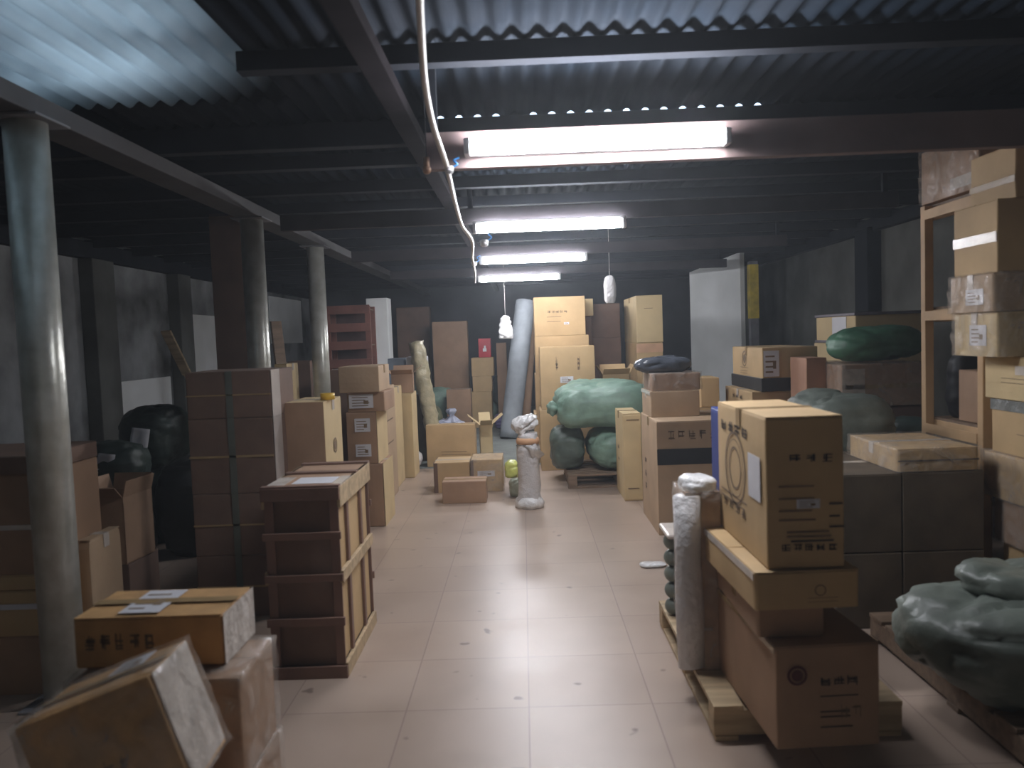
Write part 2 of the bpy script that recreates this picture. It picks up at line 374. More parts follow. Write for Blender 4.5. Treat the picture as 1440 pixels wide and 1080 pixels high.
def sack(label, cx, cy, z0, a, b, c, m, rz=0, seed=1, name='woven_sack', cat='sack', group='bulging sacks lying among the cartons', neck=None, wr=0.03, e=0.62, tilt=0):
    o = build(name, sack_bm(a, b, c, seed, e, wr), m, None, True)
    o.location = (cx, cy, z0+c*0.86); o.rotation_euler = (0, tilt, rz); tag(o, label, cat, group)
    if neck:                                                    # gathered, tied mouth at a local direction
        n = Vector(neck).normalized(); base = Vector((n.x*a*.86, n.y*b*.86, n.z*c*.86)); bm = bmesh.new(); seg = 24; rings = []
        u = n.cross(Vector((0, 0, 1)));  u = u.normalized() if u.length > .1 else Vector((1, 0, 0)); v = n.cross(u)
        for t, r in ((0, .11), (.05, .06), (.08, .03), (.10, .045), (.15, .075), (.18, .06)):
            rings.append([bm.verts.new(base+n*t+(u*math.cos(q*2*math.pi/seg)+v*math.sin(q*2*math.pi/seg))*r*(1+.22*math.cos(q*5+t*20))) for q in range(seg)])
        for i in range(len(rings)-1):
            for q in range(seg): bm.faces.new((rings[i][q], rings[i][(q+1) % seg], rings[i+1][(q+1) % seg], rings[i+1][q]))
        bm.faces.new(rings[-1]); bmesh.ops.recalc_face_normals(bm, faces=bm.faces)
        build('tied_neck', bm, m, o, True)
    return o
def pallet(label, x0, x1, y0, y1, h, m=wood, along='Y', z0=0, nsl=6, rz=0):
    o = empty('wooden_pallet', ((x0+x1)/2, (y0+y1)/2, z0), rz); tag(o, label, 'pallet', 'wooden pallets under the goods')
    w, d = x1-x0, y1-y0
    t = 0.02
    # deck boards run along Y ('Y') or along X
    n = nsl; L_ = w if along == 'Y' else d; bw = L_/n*0.80
    for i in range(n):
        c = -L_/2+bw/2+(L_-bw)*i/(n-1); bm = bmesh.new()
        if along == 'Y': abox(bm, c-bw/2, c+bw/2, -d/2, d/2, h-t, h, .003)
        else: abox(bm, -w/2, w/2, c-bw/2, c+bw/2, h-t, h, .003)
        build('deck_board', bm, m, o)
    for i in range(3):
        bm = bmesh.new()
        if along == 'Y':
            c = (-1+i)*(d/2-.05); abox(bm, -w/2, w/2, c-.045, c+.045, t, h-t, .003)
        else:
            c = (-1+i)*(w/2-.05); abox(bm, c-.045, c+.045, -d/2, d/2, t, h-t, .003)
        build('bearer', bm, m, o)
    for i in range(3):
        bm = bmesh.new()
        if along == 'Y': c = (-1+i)*(w/2-.05); abox(bm, c-.045, c+.045, -d/2, d/2, 0, t, .003)
        else: c = (-1+i)*(d/2-.05); abox(bm, -w/2, w/2, c-.045, c+.045, 0, t, .003)
        build('bottom_board', bm, m, o)
    return o
def rod(name, label, cat, p, q, r, m, group=None, seg=20, wr=0.0, n=14, mats=None, cap=True):
    p, q = Vector(p), Vector(q); bm = bmesh.new()
    tube_bm(bm, [p.lerp(q, i/n)-p for i in range(n+1)], r, seg)
    if wr:
        for v in bm.verts:
            nn = noise.noise_vector((v.co+p)*11)*wr; v.co += nn
    o = build(name, bm, m, None, True); o.location = p; tag(o, label, cat, group); return o
def struct(name, bm, m, smooth=False):
    o = build(name, bm, m, None, smooth); o['kind'] = 'structure'; return o

# ------------------------------------------------------------------ the shed: floor, walls, roof
XL, XR, YB, YF, ZR = -4.75, 4.1, -2.0, 18.0, 2.80
bm = bmesh.new(); abox(bm, XL-.3, XR+.3, YB-.3, 9.7, -.12, 0); abox(bm, XL-.3, XR+.3, 9.7, YF+.3, -.12, -.002, mi=1)
fl = struct('floor', bm, [floor_mat(), conc])
bm = bmesh.new(); abox(bm, XL-.2, XL, YB, YF, 0, 3.2); struct('wall_left', bm, wallL)
bm = bmesh.new(); abox(bm, XR, XR+.2, YB, YF, 0, 3.2); struct('wall_right', bm, wallR)
bm = bmesh.new(); abox(bm, XL-.2, XR+.2, YF, YF+.2, 0, 3.2); struct('wall_back', bm, wallB)
bm = bmesh.new(); abox(bm, XL-.2, XR+.2, YB-.2, YB, 0, 3.2); struct('wall_front', bm, wallR)

def corr(bm, x0, x1, y0, y1, zm, amp=0.018, pitch=0.11, per=8, rows=6):
    n = int(round((x1-x0)/pitch*per)); prev = None
    cols = []
    for i in range(n+1):
        x = x0+(x1-x0)*i/n; z = zm+amp*math.cos(2*math.pi*x/pitch)
        cols.append([(bm.verts.new((x, y0+(y1-y0)*j/rows, z)), bm.verts.new((x, y0+(y1-y0)*j/rows, z+.003))) for j in range(rows+1)])
    for i in range(n):
        for j in range(rows):
            a, b, c, d = cols[i][j], cols[i+1][j], cols[i+1][j+1], cols[i][j+1]
            bm.faces.new((a[0], d[0], c[0], b[0])); bm.faces.new((a[1], b[1], c[1], d[1]))
        a, b = cols[i][0], cols[i+1][0]; bm.faces.new((a[0], b[0], b[1], a[1]))
        a, b = cols[i][rows], cols[i+1][rows]; bm.faces.new((b[0], a[0], a[1], b[1]))
ZN, ZF_, YS = 2.905, 2.855, 4.68
SX0, SX1, SY0, SY1 = -3.6, -1.2, 1.4, 4.2                       # translucent sheet added to stand in for a lens flare patch
bm = bmesh.new()
corr(bm, XL-.2, SX0, YB-.2, YS+.03, ZN); corr(bm, SX0, SX1, YB-.2, SY0, ZN); corr(bm, SX0, SX1, SY1, YS+.03, ZN); corr(bm, SX1, XR+.2, YB-.2, YS+.03, ZN)
corr(bm, XL-.2, XR+.2, YS-.02, YF+.2, ZF_)
struct('ceiling', bm, roofm, True)
bm = bmesh.new(); corr(bm, SX0, SX1, SY0, SY1, ZN); o = struct('added_skylight_1', bm, trans_mat(), True)
# fascia board at the step in the roof: daylight shows under the crests between x=-0.45 and x=1.45
bm = bmesh.new(); abox(bm, XL, -.49, YS, YS+.02, 2.80, 2.935); abox(bm, 1.50, XR, YS, YS+.02, 2.80, 2.935)
abox(bm, -.49, -.05, YS, YS+.02, 2.80, 2.8895); abox(bm, -.05, .05, YS, YS+.02, 2.80, 2.935); abox(bm, .05, 1.50, YS, YS+.02, 2.80, 2.8895)
struct('trim_1', bm, purl)
k = 2
y = 0.93
while y < 17.8:                                                 # purlins under the sheets
    if abs(y-YS) > 0.45:
        bm = bmesh.new(); zt = 2.882 if y < YS else 2.832
        xa_ = SX1 if SY0 < y < SY1 else XL; abox(bm, xa_, XR, y-.03, y+.03, zt-.08, zt, .004); abox(bm, xa_, XR, y-.03, y+.05, zt-.085, zt-.078)
        struct('trim_%d' % k, bm, purl); k += 1
    y += 0.85
bm = bmesh.new(); abox(bm, XL, XR, YS-.09, YS-.005, 2.74, 2.878, .004); struct('trim_%d' % k, bm, purl); k += 1
bm = bmesh.new(); abox(bm, XL, XL+.10, YB, YF, 2.62, 2.80); struct('trim_%d' % k, bm, purl); k += 1
bm = bmesh.new(); abox(bm, XR-.10, XR, YB, YF, 2.66, 2.80); struct('trim_%d' % k, bm, purl); k += 1
# cross timbers that carry the lamps
LD = [(-1.6, 0.865), (3.6, 0.865), (6.2, 0.86), (8.8, 0.86), (11.4, 0.85)]  # the first is an unseen lamp added to light the near fronts
for (D, dz) in LD:
    bm = bmesh.new(); z = CAMH+dz
    zb = z-.075 if D < 4 else z+.055; abox(bm, -.42 if D < 4 else -1.9, 3.0, D+.075, D+.13, zb, zb+.17 if D < 4 else zb+.12, .004)
    o = build('cross_timber', bm, woodp if D == 3.6 else woods); tag(o, {-1.6: 'cross timber behind the added fill lamp at the near end', 3.6: 'pinkish cross timber behind the nearest and largest lamp', 6.2: 'cross timber behind the second lamp from the front', 8.8: 'cross timber behind the third lamp from the front', 11.4: 'cross timber behind the farthest lamp'}[D], 'beam', 'cross timbers carrying the lamps')
    for xx in (-.38, 2.9):
        b2 = bmesh.new(); abox(b2, xx-.02, xx+.02, D+.085, D+.12, z+.09, (2.885 if D < YS else 2.836), 0); build('hanger', b2, purl, o)
bm = bmesh.new(); abox(bm, -.60, -.50, YB, YF, 2.67, 2.73, .004); struct('trim_%d' % k, bm, mat('sooty_beam', (.02, .017, .019), .9, spec=.02)); k += 1
# whitened pier on the right, its bay beyond
bm = bmesh.new(); vs = [bm.verts.new(p) for p in ((3.32, 11.95, 0), (2.78, 13.0, 0), (2.85, 13.03, 0), (3.39, 11.97, 0), (3.32, 11.95, 2.76), (2.78, 13.0, 2.56), (2.85, 13.03, 2.56), (3.39, 11.97, 2.76))]
for q in ((0, 1, 5, 4), (1, 2, 6, 5), (2, 3, 7, 6), (3, 0, 4, 7), (4, 5, 6, 7), (3, 2, 1, 0)): bm.faces.new([vs[i] for i in q])
bmesh.ops.recalc_face_normals(bm, faces=bm.faces); struct('wall_right_bay', bm, white)
bm = bmesh.new(); abox(bm, XR-.16, XR, 9.0, 9.35, 0, 2.7, .01); abox(bm, XR-.14, XR, 6.2, 6.4, 0, 2.7, .01); struct('trim_%d' % k, bm, purl); k += 1
# left wall piers and patches
bm = bmesh.new()
for y0, y1 in ((5.6, 6.0), (8.4, 8.85), (10.5, 10.9)): abox(bm, XL, XL+.16, y0, y1, 0, 2.62, .01)
struct('trim_%d' % k, bm, wallR); k += 1
bm = bmesh.new(); abox(bm, XL, XL+.02, 11.2, 12.9, 0.2, 2.1, .004); abox(bm, XL, XL+.02, 8.9, 10.4, 0.0, 1.25, .004); abox(bm, XL, XL+.02, 14.7, 16.8, 1.65, 2.55, .004)
struct('trim_%d' % k, bm, white); k += 1
bm = bmesh.new(); abox(bm, -2.46, -2.12, 12.4, 12.75, 0, 2.3, .01); struct('trim_%d' % k, bm, white); k += 1

# ------------------------------------------------------------------ steel columns and the long beam over them
XC = -2.17
for D, lab in ((3.5, 'nearest round steel column at left edge of the view'), (6.4, 'middle round steel column beside the dark square pillar'), (8.35, 'farthest and thinnest looking round steel column on the left')):
    o = empty('steel_column', (XC, D, 0)); tag(o, lab, 'column', 'round steel columns in a row on the left')
    bm = bmesh.new(); bmesh.ops.create_cone(bm, segments=40, radius1=.09, radius2=.09, depth=2.62, cap_ends=True, matrix=Matrix.Translation((0, 0, 1.32)))
    s = build('shaft', bm, steel, o, False)
    for p in s.data.polygons: p.use_smooth = abs(p.normal.z) < .5
    bm = bmesh.new(); abox(bm, -.14, .14, -.14, .14, 0, .012, .003); build('base_plate', bm, steeld, o)
    bm = bmesh.new(); abox(bm, -.13, .13, -.13, .13, 2.628, 2.64, .003); build('cap_plate', bm, steeld, o)
bm = bmesh.new()
abox(bm, XC-.10, XC+.10, YB+.01, YF-.01, 2.642, 2.73, .004)
o = build('steel_beam', bm, mat('beam_steel', (.055, .052, .054), .7, .2, 4)); tag(o, 'long grey steel beam running over the row of round columns', 'beam')
bm = bmesh.new(); abox(bm, -2.70, -2.36, 6.85, 7.15, 0, 2.78, .01); o = build('square_pillar', bm, dark); tag(o, 'dark brown square pillar just left of middle round column', 'pillar')
bm = bmesh.new(); abox(bm, 3.40, 3.52, 11.72, 11.84, 0, 2.6, .006); o = build('pole', bm, steeld); tag(o, 'slim pole with yellow upper half in front of white pier', 'pole')
bm = bmesh.new(); abox(bm, 3.395, 3.525, 11.71, 11.85, 1.75, 2.55, .004); p_ = build('yellow_sleeve', bm, yellowp, o); p_['label'] = 'yellow painted upper half'

# ------------------------------------------------------------------ lamps (tube, batten, end caps) with their light
names = ['added fill lamp, unseen at the near end of the hall', 'nearest fluorescent tube lamp, largest and brightest of the row', 'second fluorescent tube lamp from the front', 'third fluorescent tube lamp from the front', 'farthest fluorescent tube lamp, faintest of the row']
for i, (D, dz) in enumerate(LD):
    xa = [-.3, -.235, -.36, -.45, -.62][i]; L_ = 1.2; z = CAMH+dz
    o = empty('fluorescent_lamp', (xa+L_/2, D, z)); tag(o, names[i], 'lamp', 'fluorescent lamps along the aisle')
    bm = bmesh.new(); abox(bm, -L_/2, L_/2, (.03 if D < 4 else -.03), (.077 if D < 4 else .03), (-.03 if D < 4 else .034), (.03 if D < 4 else .057), .004); build('batten', bm, whitep, o)
    bm = bmesh.new(); tube_bm(bm, [(-L_/2+.03, -.008, 0), (-L_/2+.05, -.008, 0), (L_/2-.05, -.008, 0), (L_/2-.03, -.008, 0)], [.022, .034, .034, .022], 20); build('tube', bm, tube_m if i else tube_w, o, True)
    for s in (-1, 1):
        bm = bmesh.new(); abox(bm, s*(L_/2-.015)-.014, s*(L_/2-.015)+.014, -.04, .03, -.036, .036, .005); build('end_cap', bm, whitep, o)
# conduit cable sagging from lamp to lamp
pts = [P(588, -60, 2.2), P(592, 40, 2.55), P(598, 120, 2.9), P(610, 180, 3.2), P(628, 234, 3.55), P(640, 285, 4.6), P(650, 318, 5.6), P(664, 340, 6.1), P(664, 362, 8.0), P(666, 372, 8.7), P(668, 385, 10.2), P(668, 397, 11.3)]
def spline(pts, sub=6):
    out = []
    for i in range(len(pts)-1):
        p0, p1, p2, p3 = pts[max(i-1, 0)], pts[i], pts[i+1], pts[min(i+2, len(pts)-1)]
        for s in range(sub):
            t = s/sub; out.append(0.5*((2*p1)+(p2-p0)*t+(2*p0-5*p1+4*p2-p3)*t*t+(3*p1-p0-3*p2+p3)*t**3))
    return out+[pts[-1]]
bm = bmesh.new(); tube_bm(bm, spline(pts), .013, 8); o = build('power_cable', bm, cablem, None, True); tag(o, 'thick pale cable sagging along the ceiling past the lamps', 'cable')
for (px, py, D, s, lab) in ((632, 239, 3.55, .022, 'white ceiling socket at left end of the nearest lamp'), (681, 342, 6.08, .036, 'white ceiling socket below left end of second lamp'), (667, 371, 8.7, .034, 'white ceiling socket at left end of the third lamp')):
    c = P(px, py, D); bm = bmesh.new(); bmesh.ops.create_cone(bm, segments=24, radius1=s*.8, radius2=s, depth=s*1.4, cap_ends=True)
    bmesh.ops.bevel(bm, geom=[e for e in bm.edges], offset=s*.2, segments=2, affect='EDGES')
    o = build('ceiling_socket', bm, whitep, None, True); o.location = c; tag(o, lab, 'socket', 'white ceiling sockets')
    bm = bmesh.new(); tube_bm(bm, spline([Vector((s*.6, 0, s*.5)), Vector((s*1.6, .01, s*1.2)), Vector((s*.9, .01, s*2.0)), Vector((s*2.0, .02, s*2.6))]), .005, 6); w_ = build('blue_wire', bm, cyan, o, True); w_['label'] = 'bright blue wire'
c = P(600, 231, 3.6); bm = bmesh.new(); tube_bm(bm, [(0, 0, -.02), (0, 0, .03)], .014, 12)
bmesh.ops.create_uvsphere(bm, u_segments=12, v_segments=8, radius=.02, matrix=Matrix.Translation((0, 0, -.025)))
o = build('lamp_holder', bm, mat('brown_bakelite', (.35, .2, .12), .4), None, True); o.location = c; tag(o, 'small brown lamp holder hanging left of the nearest lamp', 'lamp holder')
b2 = bmesh.new(); tube_bm(b2, [(0, 0, .028), (0, 0, 2.88-c.z)], .003, 6); build('cord', b2, black, o)

# ================================================================== RIGHT SIDE, near
pallet('pale wooden pallet under the washing machine carton stack', .69, 1.42, 2.97, 4.2, .14, wood, 'Y', nsl=5)
F('large brown carton with round red emblem, bottom of the right foreground stack', (1083, 1231, 912, 1066), 2.65, .75, z0=.14, z1=.505, m='kraft', rz=.05,
  parts=[('ring', 'front', .2, .72, [(.035, .009), (.02, .02)], inkr), ('glyphs', 'front', .42, .6, .11, .1, 3, .02, ink), ('lines', 'front', .42, .8, [.5, .35, .3, .2], ink), ('glyphs', 'front', .62, .28, .09, .14, 2, .02, inkb), ('strip', 'left', 0, .93, 1, .99, tape_m)])
F('low dark carton sandwiched under the shiny flat carton, right foreground stack', (1066, 1160, 868, 905), 2.72, .6, z0=.506, z1=.625, m='kraft', parts=[('tape',)])
F('flat carton with shiny taped edge directly under the washing machine carton', (1057, 1206, 815, 867), 2.66, .66, z0=.626, z1=.762, m='tan', rz=.03,
  parts=[('ring', 'front', .62, .5, [(.02, .004)], inkb), ('strip', 'left', 0, .8, 1, 1, tape_w), ('lines', 'front', .5, .8, [.3, .2], inkb)])
F('tall washing machine carton with printed drum picture, top of right foreground stack', (1078, 1187, 588, 812), 2.68, .66, z0=.763, z1=1.295, m='tan', parts=[
    ('tape',), ('glyphs', 'front', .30, .70, .14, .055, 3, .07, ink), ('lines', 'front', .15, .65, [.54, .46, .38, .32], inkb), ('lines', 'front', .8, 1.0, [.42, .34, .27], ink),
    ('label', 'front', .38, .40, .68, .46), ('glyphs', 'front', .18, .12, .12, .05, 5, .03, ink), ('lines', 'front', .3, .9, [.18], ink), ('lines', 'front', .25, .85, [.24, .21], inkb),
    ('ring', 'left', .42, .55, [(.145, .012), (.115, .004), (.085, .01)], inkb), ('glyphs', 'left', .12, .80, .12, .09, 4, .03, ink), ('glyphs', 'left', .15, .22, .10, .07, 4, .03, inkb),
    ('strip', 'left', .70, .42, .92, .72, paper, 'pale_window_print'), ('lines', 'left', .1, .7, [.33, .28], inkb)])
carton('tall blue carton mostly hidden behind the washing machine carton', .888, 1.15, 3.46, 3.75, .14, 1.235, m=blue)
# wrapped post on the pallet
o = carton('tall narrow carton wrapped in white plastic standing on the pale pallet', .665, .815, 3.30, 3.52, .141, .915, m='kraft', parts=[('film',)], name='wrapped_carton')
bm = sack_bm(.085, .125, .05, 5, .7, .02, 40, 20); t_ = build('bubble_wrap_top', bm, bubble, o, True); t_.location = (0, 0, .79); t_['label'] = 'white bubble wrap bunched over the top'
bm = bmesh.new(); tube_bm(bm, [(0, 0, .01), (0, 0, .25), (0, 0, .5), (0, 0, .76)], [.055, .06, .058, .06], 20)
for v in bm.verts: v.co = Vector((v.co.x-.06, v.co.y-.085, v.co.z))+noise.noise_vector(v.co*12)*.01
build('bubble_wrap_roll', bm, greywrap, o, True)
# green netted bundle
o = empty('netted_bundle', (.76, 3.98, .141)); tag(o, 'dark green netted bundle with shiny lid behind wrapped tall narrow carton', 'bundle')
bm = bmesh.new()
for z in range(5):
    for xx in (-.03, .03): bmesh.ops.create_uvsphere(bm, u_segments=14, v_segments=10, radius=.045, matrix=Matrix.Translation((xx, 0, .045+z*.085)))
build('netted_body', bm, greeng, o, True)
bm = bmesh.new(); abox(bm, -.075, .075, -.13, .13, .425, .45, .01); build('lid', bm, tape_w, o)
bm = sack_bm(.09, .06, .012, 8, .7, .012, 40, 12); o = build('plastic_scrap', bm, bubble, None, True); c = P(919, 796, 5.3); o.location = (c.x, c.y, .012); tag(o, 'crumpled white plastic scrap lying on the floor tiles', 'scrap')

# big carton with black band and what stands on it
F('large brown carton with black band, beside the tall narrow carton', (925, 1035, 592, 757), 6.1, .8, z0=0, z1=.90, m='pink', parts=[
    ('strip', 'front', .0, .62, 1, .76, black, 'black_band'), ('glyphs', 'front', .14, .84, .09, .08, 5, .045, inkb), ('glyphs', 'left', .25, .3, .1, .06, 1, 0, ink), ('glyphs', 'left', .25, .42, .1, .06, 1, 0, ink), ('glyphs', 'left', .25, .54, .1, .06, 1, 0, ink), ('tape',)])
F('plain brown carton lying on the black banded carton', (915, 984, 549, 586), 6.42, .46, z0=.90, z1=1.115, m='pink', parts=[('tape', tape_w), ('strip', 'left', 0, .85, 1, 1, tape_w)])
F('thin brown carton with crumpled tape under the dark plastic bag', (916, 985, 524, 549), 6.44, .42, z0=1.116, z1=1.255, m='kraft', parts=[('film',)])
c = P(932, 505, 6.6); sack('dark grey plastic bag lying on top of the cartons right of aisle', c.x, 6.66, 1.262, .24, .16, .075, navy, .05, 31, 'plastic_bag', 'bag', 'plastic bags', wr=.03)
F('small brown carton standing behind thin carton near white pier', (986, 1012, 545, 585), 7.1, .35, z0=.905, z1=1.17, m='tan')
carton('brown carton on the floor hidden behind the black banded carton', P(980, 600, 7.1).x, P(1016, 600, 7.1).x, 7.08, 7.6, 0, .904, m='tan')
F('tall narrow pale carton standing on the floor beside green sacks', (877, 903, 583, 708), 7.4, .6, z0=0, z1=.84, m='pale', parts=[('tape',), ('lines', 'front', .2, .9, [.92, .14], inkb), ('glyphs', 'left', .35, .4, .2, .05, 1, 0, inkb), ('glyphs', 'left', .35, .55, .2, .05, 1, 0, inkb)])
# green sacks on a pallet
pallet('low wooden pallet beneath the green sacks', .42, 1.55, 8.09, 9.05, .15, woodd, 'X', nsl=6)
c = P(838, 640, 8.3); sack('lower green woven sack resting on the low pallet', 1.10, 8.55, .151, .44, .42, .23, green, 0, 3, wr=.045)
sack('dark green sack bulging out at left under upper green sack', 0.44, 8.62, .151, .20, .32, .235, mat('mid_green_woven', (.085, .115, .095), .5, .2, 8, .35, 14), 0, 4, wr=.04)
sack('big pale green woven sack lying on top of the others', .83, 8.52, .615, .53, .44, .25, green, -.03, 6, wr=.045, neck=(-1, -.5, 0))
# tall stacks behind
z = F('carton at the bottom of the stack behind the green sacks', (760, 837, 573, 640), 9.25, .5, z0=0, z1=.73, m='tan')
z = F('tan carton with small white label behind green sacks', (760, 837, 487, 573), 9.25, .5, z0=.731, m='tan', parts=[('tape',), ('label', 'front', .36, .42, .60, .52), ('glyphs', 'front', .28, .62, .05, .22, 1, 0, inkb), ('glyphs', 'front', .68, .62, .05, .22, 1, 0, inkb)])
a = 'carton of the tallest stack, standing on the floor behind'
z = F('bottom carton of the tallest stack, mostly hidden', (752, 828, 560, 650), 9.85, .6, z0=0, z1=.62, m='tan')
z = F('pale carton third from the top of the tallest stack', (754, 829, 540, 600), 9.85, .6, z0=.621, z1=1.12, m='tan')
z = F('pale carton second from the top of the tallest stack', (753, 829, 473, 540), 9.85, .6, z0=1.121, z1=1.60, m='tan')
z = F('topmost bright carton of the tallest stack in the middle', (751, 823, 417, 473), 9.85, .6, z0=1.601, m='tan', parts=[('glyphs', 'front', .26, .58, .07, .07, 5, .01, inkb), ('lines', 'front', .25, .6, [.48, .36], inkb), ('label', 'front', .58, .28, .68, .34), ('tape',)])
F('small bright carton peeking out right of the tallest stack top', (820, 834, 420, 436), 10.5, .3, z0=1.85, m='pale')
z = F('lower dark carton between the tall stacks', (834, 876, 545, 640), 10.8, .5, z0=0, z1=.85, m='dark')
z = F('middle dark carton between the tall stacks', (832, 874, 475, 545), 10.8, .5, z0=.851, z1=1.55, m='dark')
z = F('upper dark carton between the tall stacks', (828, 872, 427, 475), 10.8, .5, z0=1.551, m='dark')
carton('dark carton supporting small bright carton behind the tallest stack', P(818, 500, 10.5).x, P(831, 500, 10.5).x+.02, 10.5, 10.78, 0, 1.849, m='dark')
z = F('bottom carton of the right tall stack near the dark corner', (897, 933, 560, 640), 10.0, 1.1, z0=0, z1=.85, m='pale')
z = F('middle orange taped carton of right tall stack', (896, 933, 482, 560), 10.0, 1.1, z0=.851, z1=1.47, m='tan', parts=[('strip', 'front', 0, .8, 1, .98, mat('orange_tape', (.55, .33, .2), .5)),])
z = F('topmost tall pale carton of right stack near the dark corner', (895, 932, 415, 482), 10.0, 1.2, z0=1.471, m='pale', parts=[('tape',), ('lines', 'front', .3, .7, [.72], inkb)])
open_carton('open tan carton with raised flaps behind the green sacks', P(848, 540, 9.3).x, P(886, 540, 9.3).x, 9.3, 9.65, .86, 1.12, 'tan', 0, 60, None, .12)
carton('brown carton beneath the open tan carton', P(846, 600, 9.3).x, P(888, 600, 9.3).x, 9.28, 9.7, 0, .859, m='kraft')
c = P(858, 420, 9.0); o = sack('grey paper wrapped bundle hanging from roof above green sacks', c.x, 9.0, 2.0-.05, .07, .07, .17, greywrap, 0, 12, 'hanging_bundle', 'bundle', None, wr=.01)
bm = bmesh.new(); tube_bm(bm, [(0, 0, .15), (0, 0, 2.80-o.location.z)], .0022, 6); build('string', bm, cablem, o)
# stack with the trademark carton
z = F('lower brown carton of the stack in front of white pier', (1058, 1145, 600, 700), 6.42, .85, z0=0, z1=.62, m='kraft')
z = F('taped brown carton under black tray in front of white pier', (1058, 1145, 548, 600), 6.42, .85, z0=.621, z1=1.08, m='tan', parts=[('tape', tape_w), ('glyphs', 'left', .3, .82, .1, .08, 3, .04, inkb)])
z = F('brown carton with black base, paper label and yellow sticker', (1072, 1150, 491, 535), 6.4, .9, z0=1.082, z1=1.44, m='tan', parts=[
    ('rim', black, .11), ('label', 'front', .02, .34, .30, .93), ('strip', 'front', .5, .48, .68, .64, yellow, 'yellow_sticker'), ('ring', 'left', .45, .72, [(.07, .012), (.04, .04)], inkb), ('lines', 'left', .3, .6, [.5, .42, .36], inkb), ('tape',)])
z = F('upright pinkish carton wedged right of the black based carton', (1134, 1163, 508, 552), 6.0, .36, z0=1.02, z1=1.36, m=mat('cardboard_rose', (.48, .27, .18), .75, .08))
carton('hidden brown carton carrying the upright pinkish carton', P(1130, 600, 6.0).x, P(1166, 600, 6.0).x, 5.98, 6.38, 0, 1.019, m='kraft')
z = F('brown carton under the film wrapped carton near timber rack', (1186, 1298, 620, 720), 5.75, .7, z0=0, z1=1.0, m='dark')
z = F('film wrapped brown carton below the bright green sack', (1184, 1298, 512, 569), 5.72, .7, z0=1.002, z1=1.31, m='kraft', parts=[('film',), ('strip', 'front', .0, .3, .28, .9, tape_w), ('strip', 'front', .0, .42, 1, .52, tape_m)])
c = P(1240, 490, 5.9); sack('bright green woven sack lying on the film wrapped carton', c.x, 6.02, 1.325, .34, .26, .135, greenb, 0, 15, wr=.035, e=.85)
z = F('pale carton with grey lids beside the dark wall pier', (1203, 1296, 441, 485), 6.8, .9, z0=1.44, z1=1.70, m='pale', parts=[('lid', lav, .02), ('rim', lav, .025), ('strip', 'left', .45, .2, .8, .9, paper, 'paper_strip')])
z = F('carton supporting the pale carton with grey lids', (1200, 1296, 500, 560), 6.8, .9, z0=.8, z1=1.438, m='pale', parts=[('tape', tape_w)])
z = F('bottom carton under the pale carton with grey lids', (1200, 1296, 560, 680), 6.8, .9, z0=0, z1=.799, m='kraft')
c = P(1170, 580, 5.2); sack('grey green woven sack lying behind the washing machine carton', c.x+.04, 5.25, .66, .30, .36, .27, greeng, .1, 17, wr=.04)
carton('dark carton beneath grey green woven sack behind foreground stack', 1.75, 2.40, 4.92, 5.62, 0, .659, m='dark')
sack('dark sack sagging below the film wrapped carton', 2.60, 5.43, .5, .15, .24, .24, greend, 0, 19, wr=.03)
carton('dark carton on the floor under the dark sagging sack', 2.43, 2.78, 5.14, 5.62, 0, .499, m='dark')
# dark 2 x 2 block of cartons
xm = P(1269, 730, 4.06).x; x0 = 1.60; x1 = P(1384, 730, 4.06).x
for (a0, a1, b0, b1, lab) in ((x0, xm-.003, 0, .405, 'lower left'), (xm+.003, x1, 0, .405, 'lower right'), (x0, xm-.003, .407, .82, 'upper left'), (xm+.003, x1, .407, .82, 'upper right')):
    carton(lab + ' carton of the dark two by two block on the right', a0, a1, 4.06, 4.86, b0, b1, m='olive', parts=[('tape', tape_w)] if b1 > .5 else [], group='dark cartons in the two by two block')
F('flat taped carton lying on the dark two by two block', (1262, 1376, 637, 669), 4.07, .6, z0=.823, z1=.945, m='tan', parts=[('film',), ('strip', 'front', .0, .45, 1, .52, ink, 'dark_strap'), ('tape', tape_w)], rz=0)
# pallet with large grey sack
pallet('slatted grey wooden pallet in the bottom right corner', 1.72, 2.46, 2.4, 3.95, .13, woodd, 'X', nsl=9)
o = sack('large grey green sack with crumpled top and white tag, bottom right', 2.00, 3.09, .132, .50, .34, .235, greeng, 0, 21, wr=.055, e=.8)
bm = sack_bm(.27, .20, .10, 77, .95, .04, 64, 28)
for v in bm.verts: v.co.x += .0; v.co.z += .19+.25*max(0, v.co.x)*(-.3)+.12*max(0, -v.co.x); v.co.y += .04
t_ = build('crumpled_top', bm, greeng, o, True)
bm = bmesh.new(); bmesh.ops.create_grid(bm, x_segments=5, y_segments=5, size=.035)
for v in bm.verts: v.co.z = noise.noise(v.co*30)*.01
bmesh.ops.solidify(bm, geom=list(bm.faces), thickness=.002)
t_ = build('paper_tag', bm, whitep, o); t_.location = (-.08, -.165, .262); t_.rotation_euler = (.8, -.2, .2); t_['label'] = 'white paper tag'
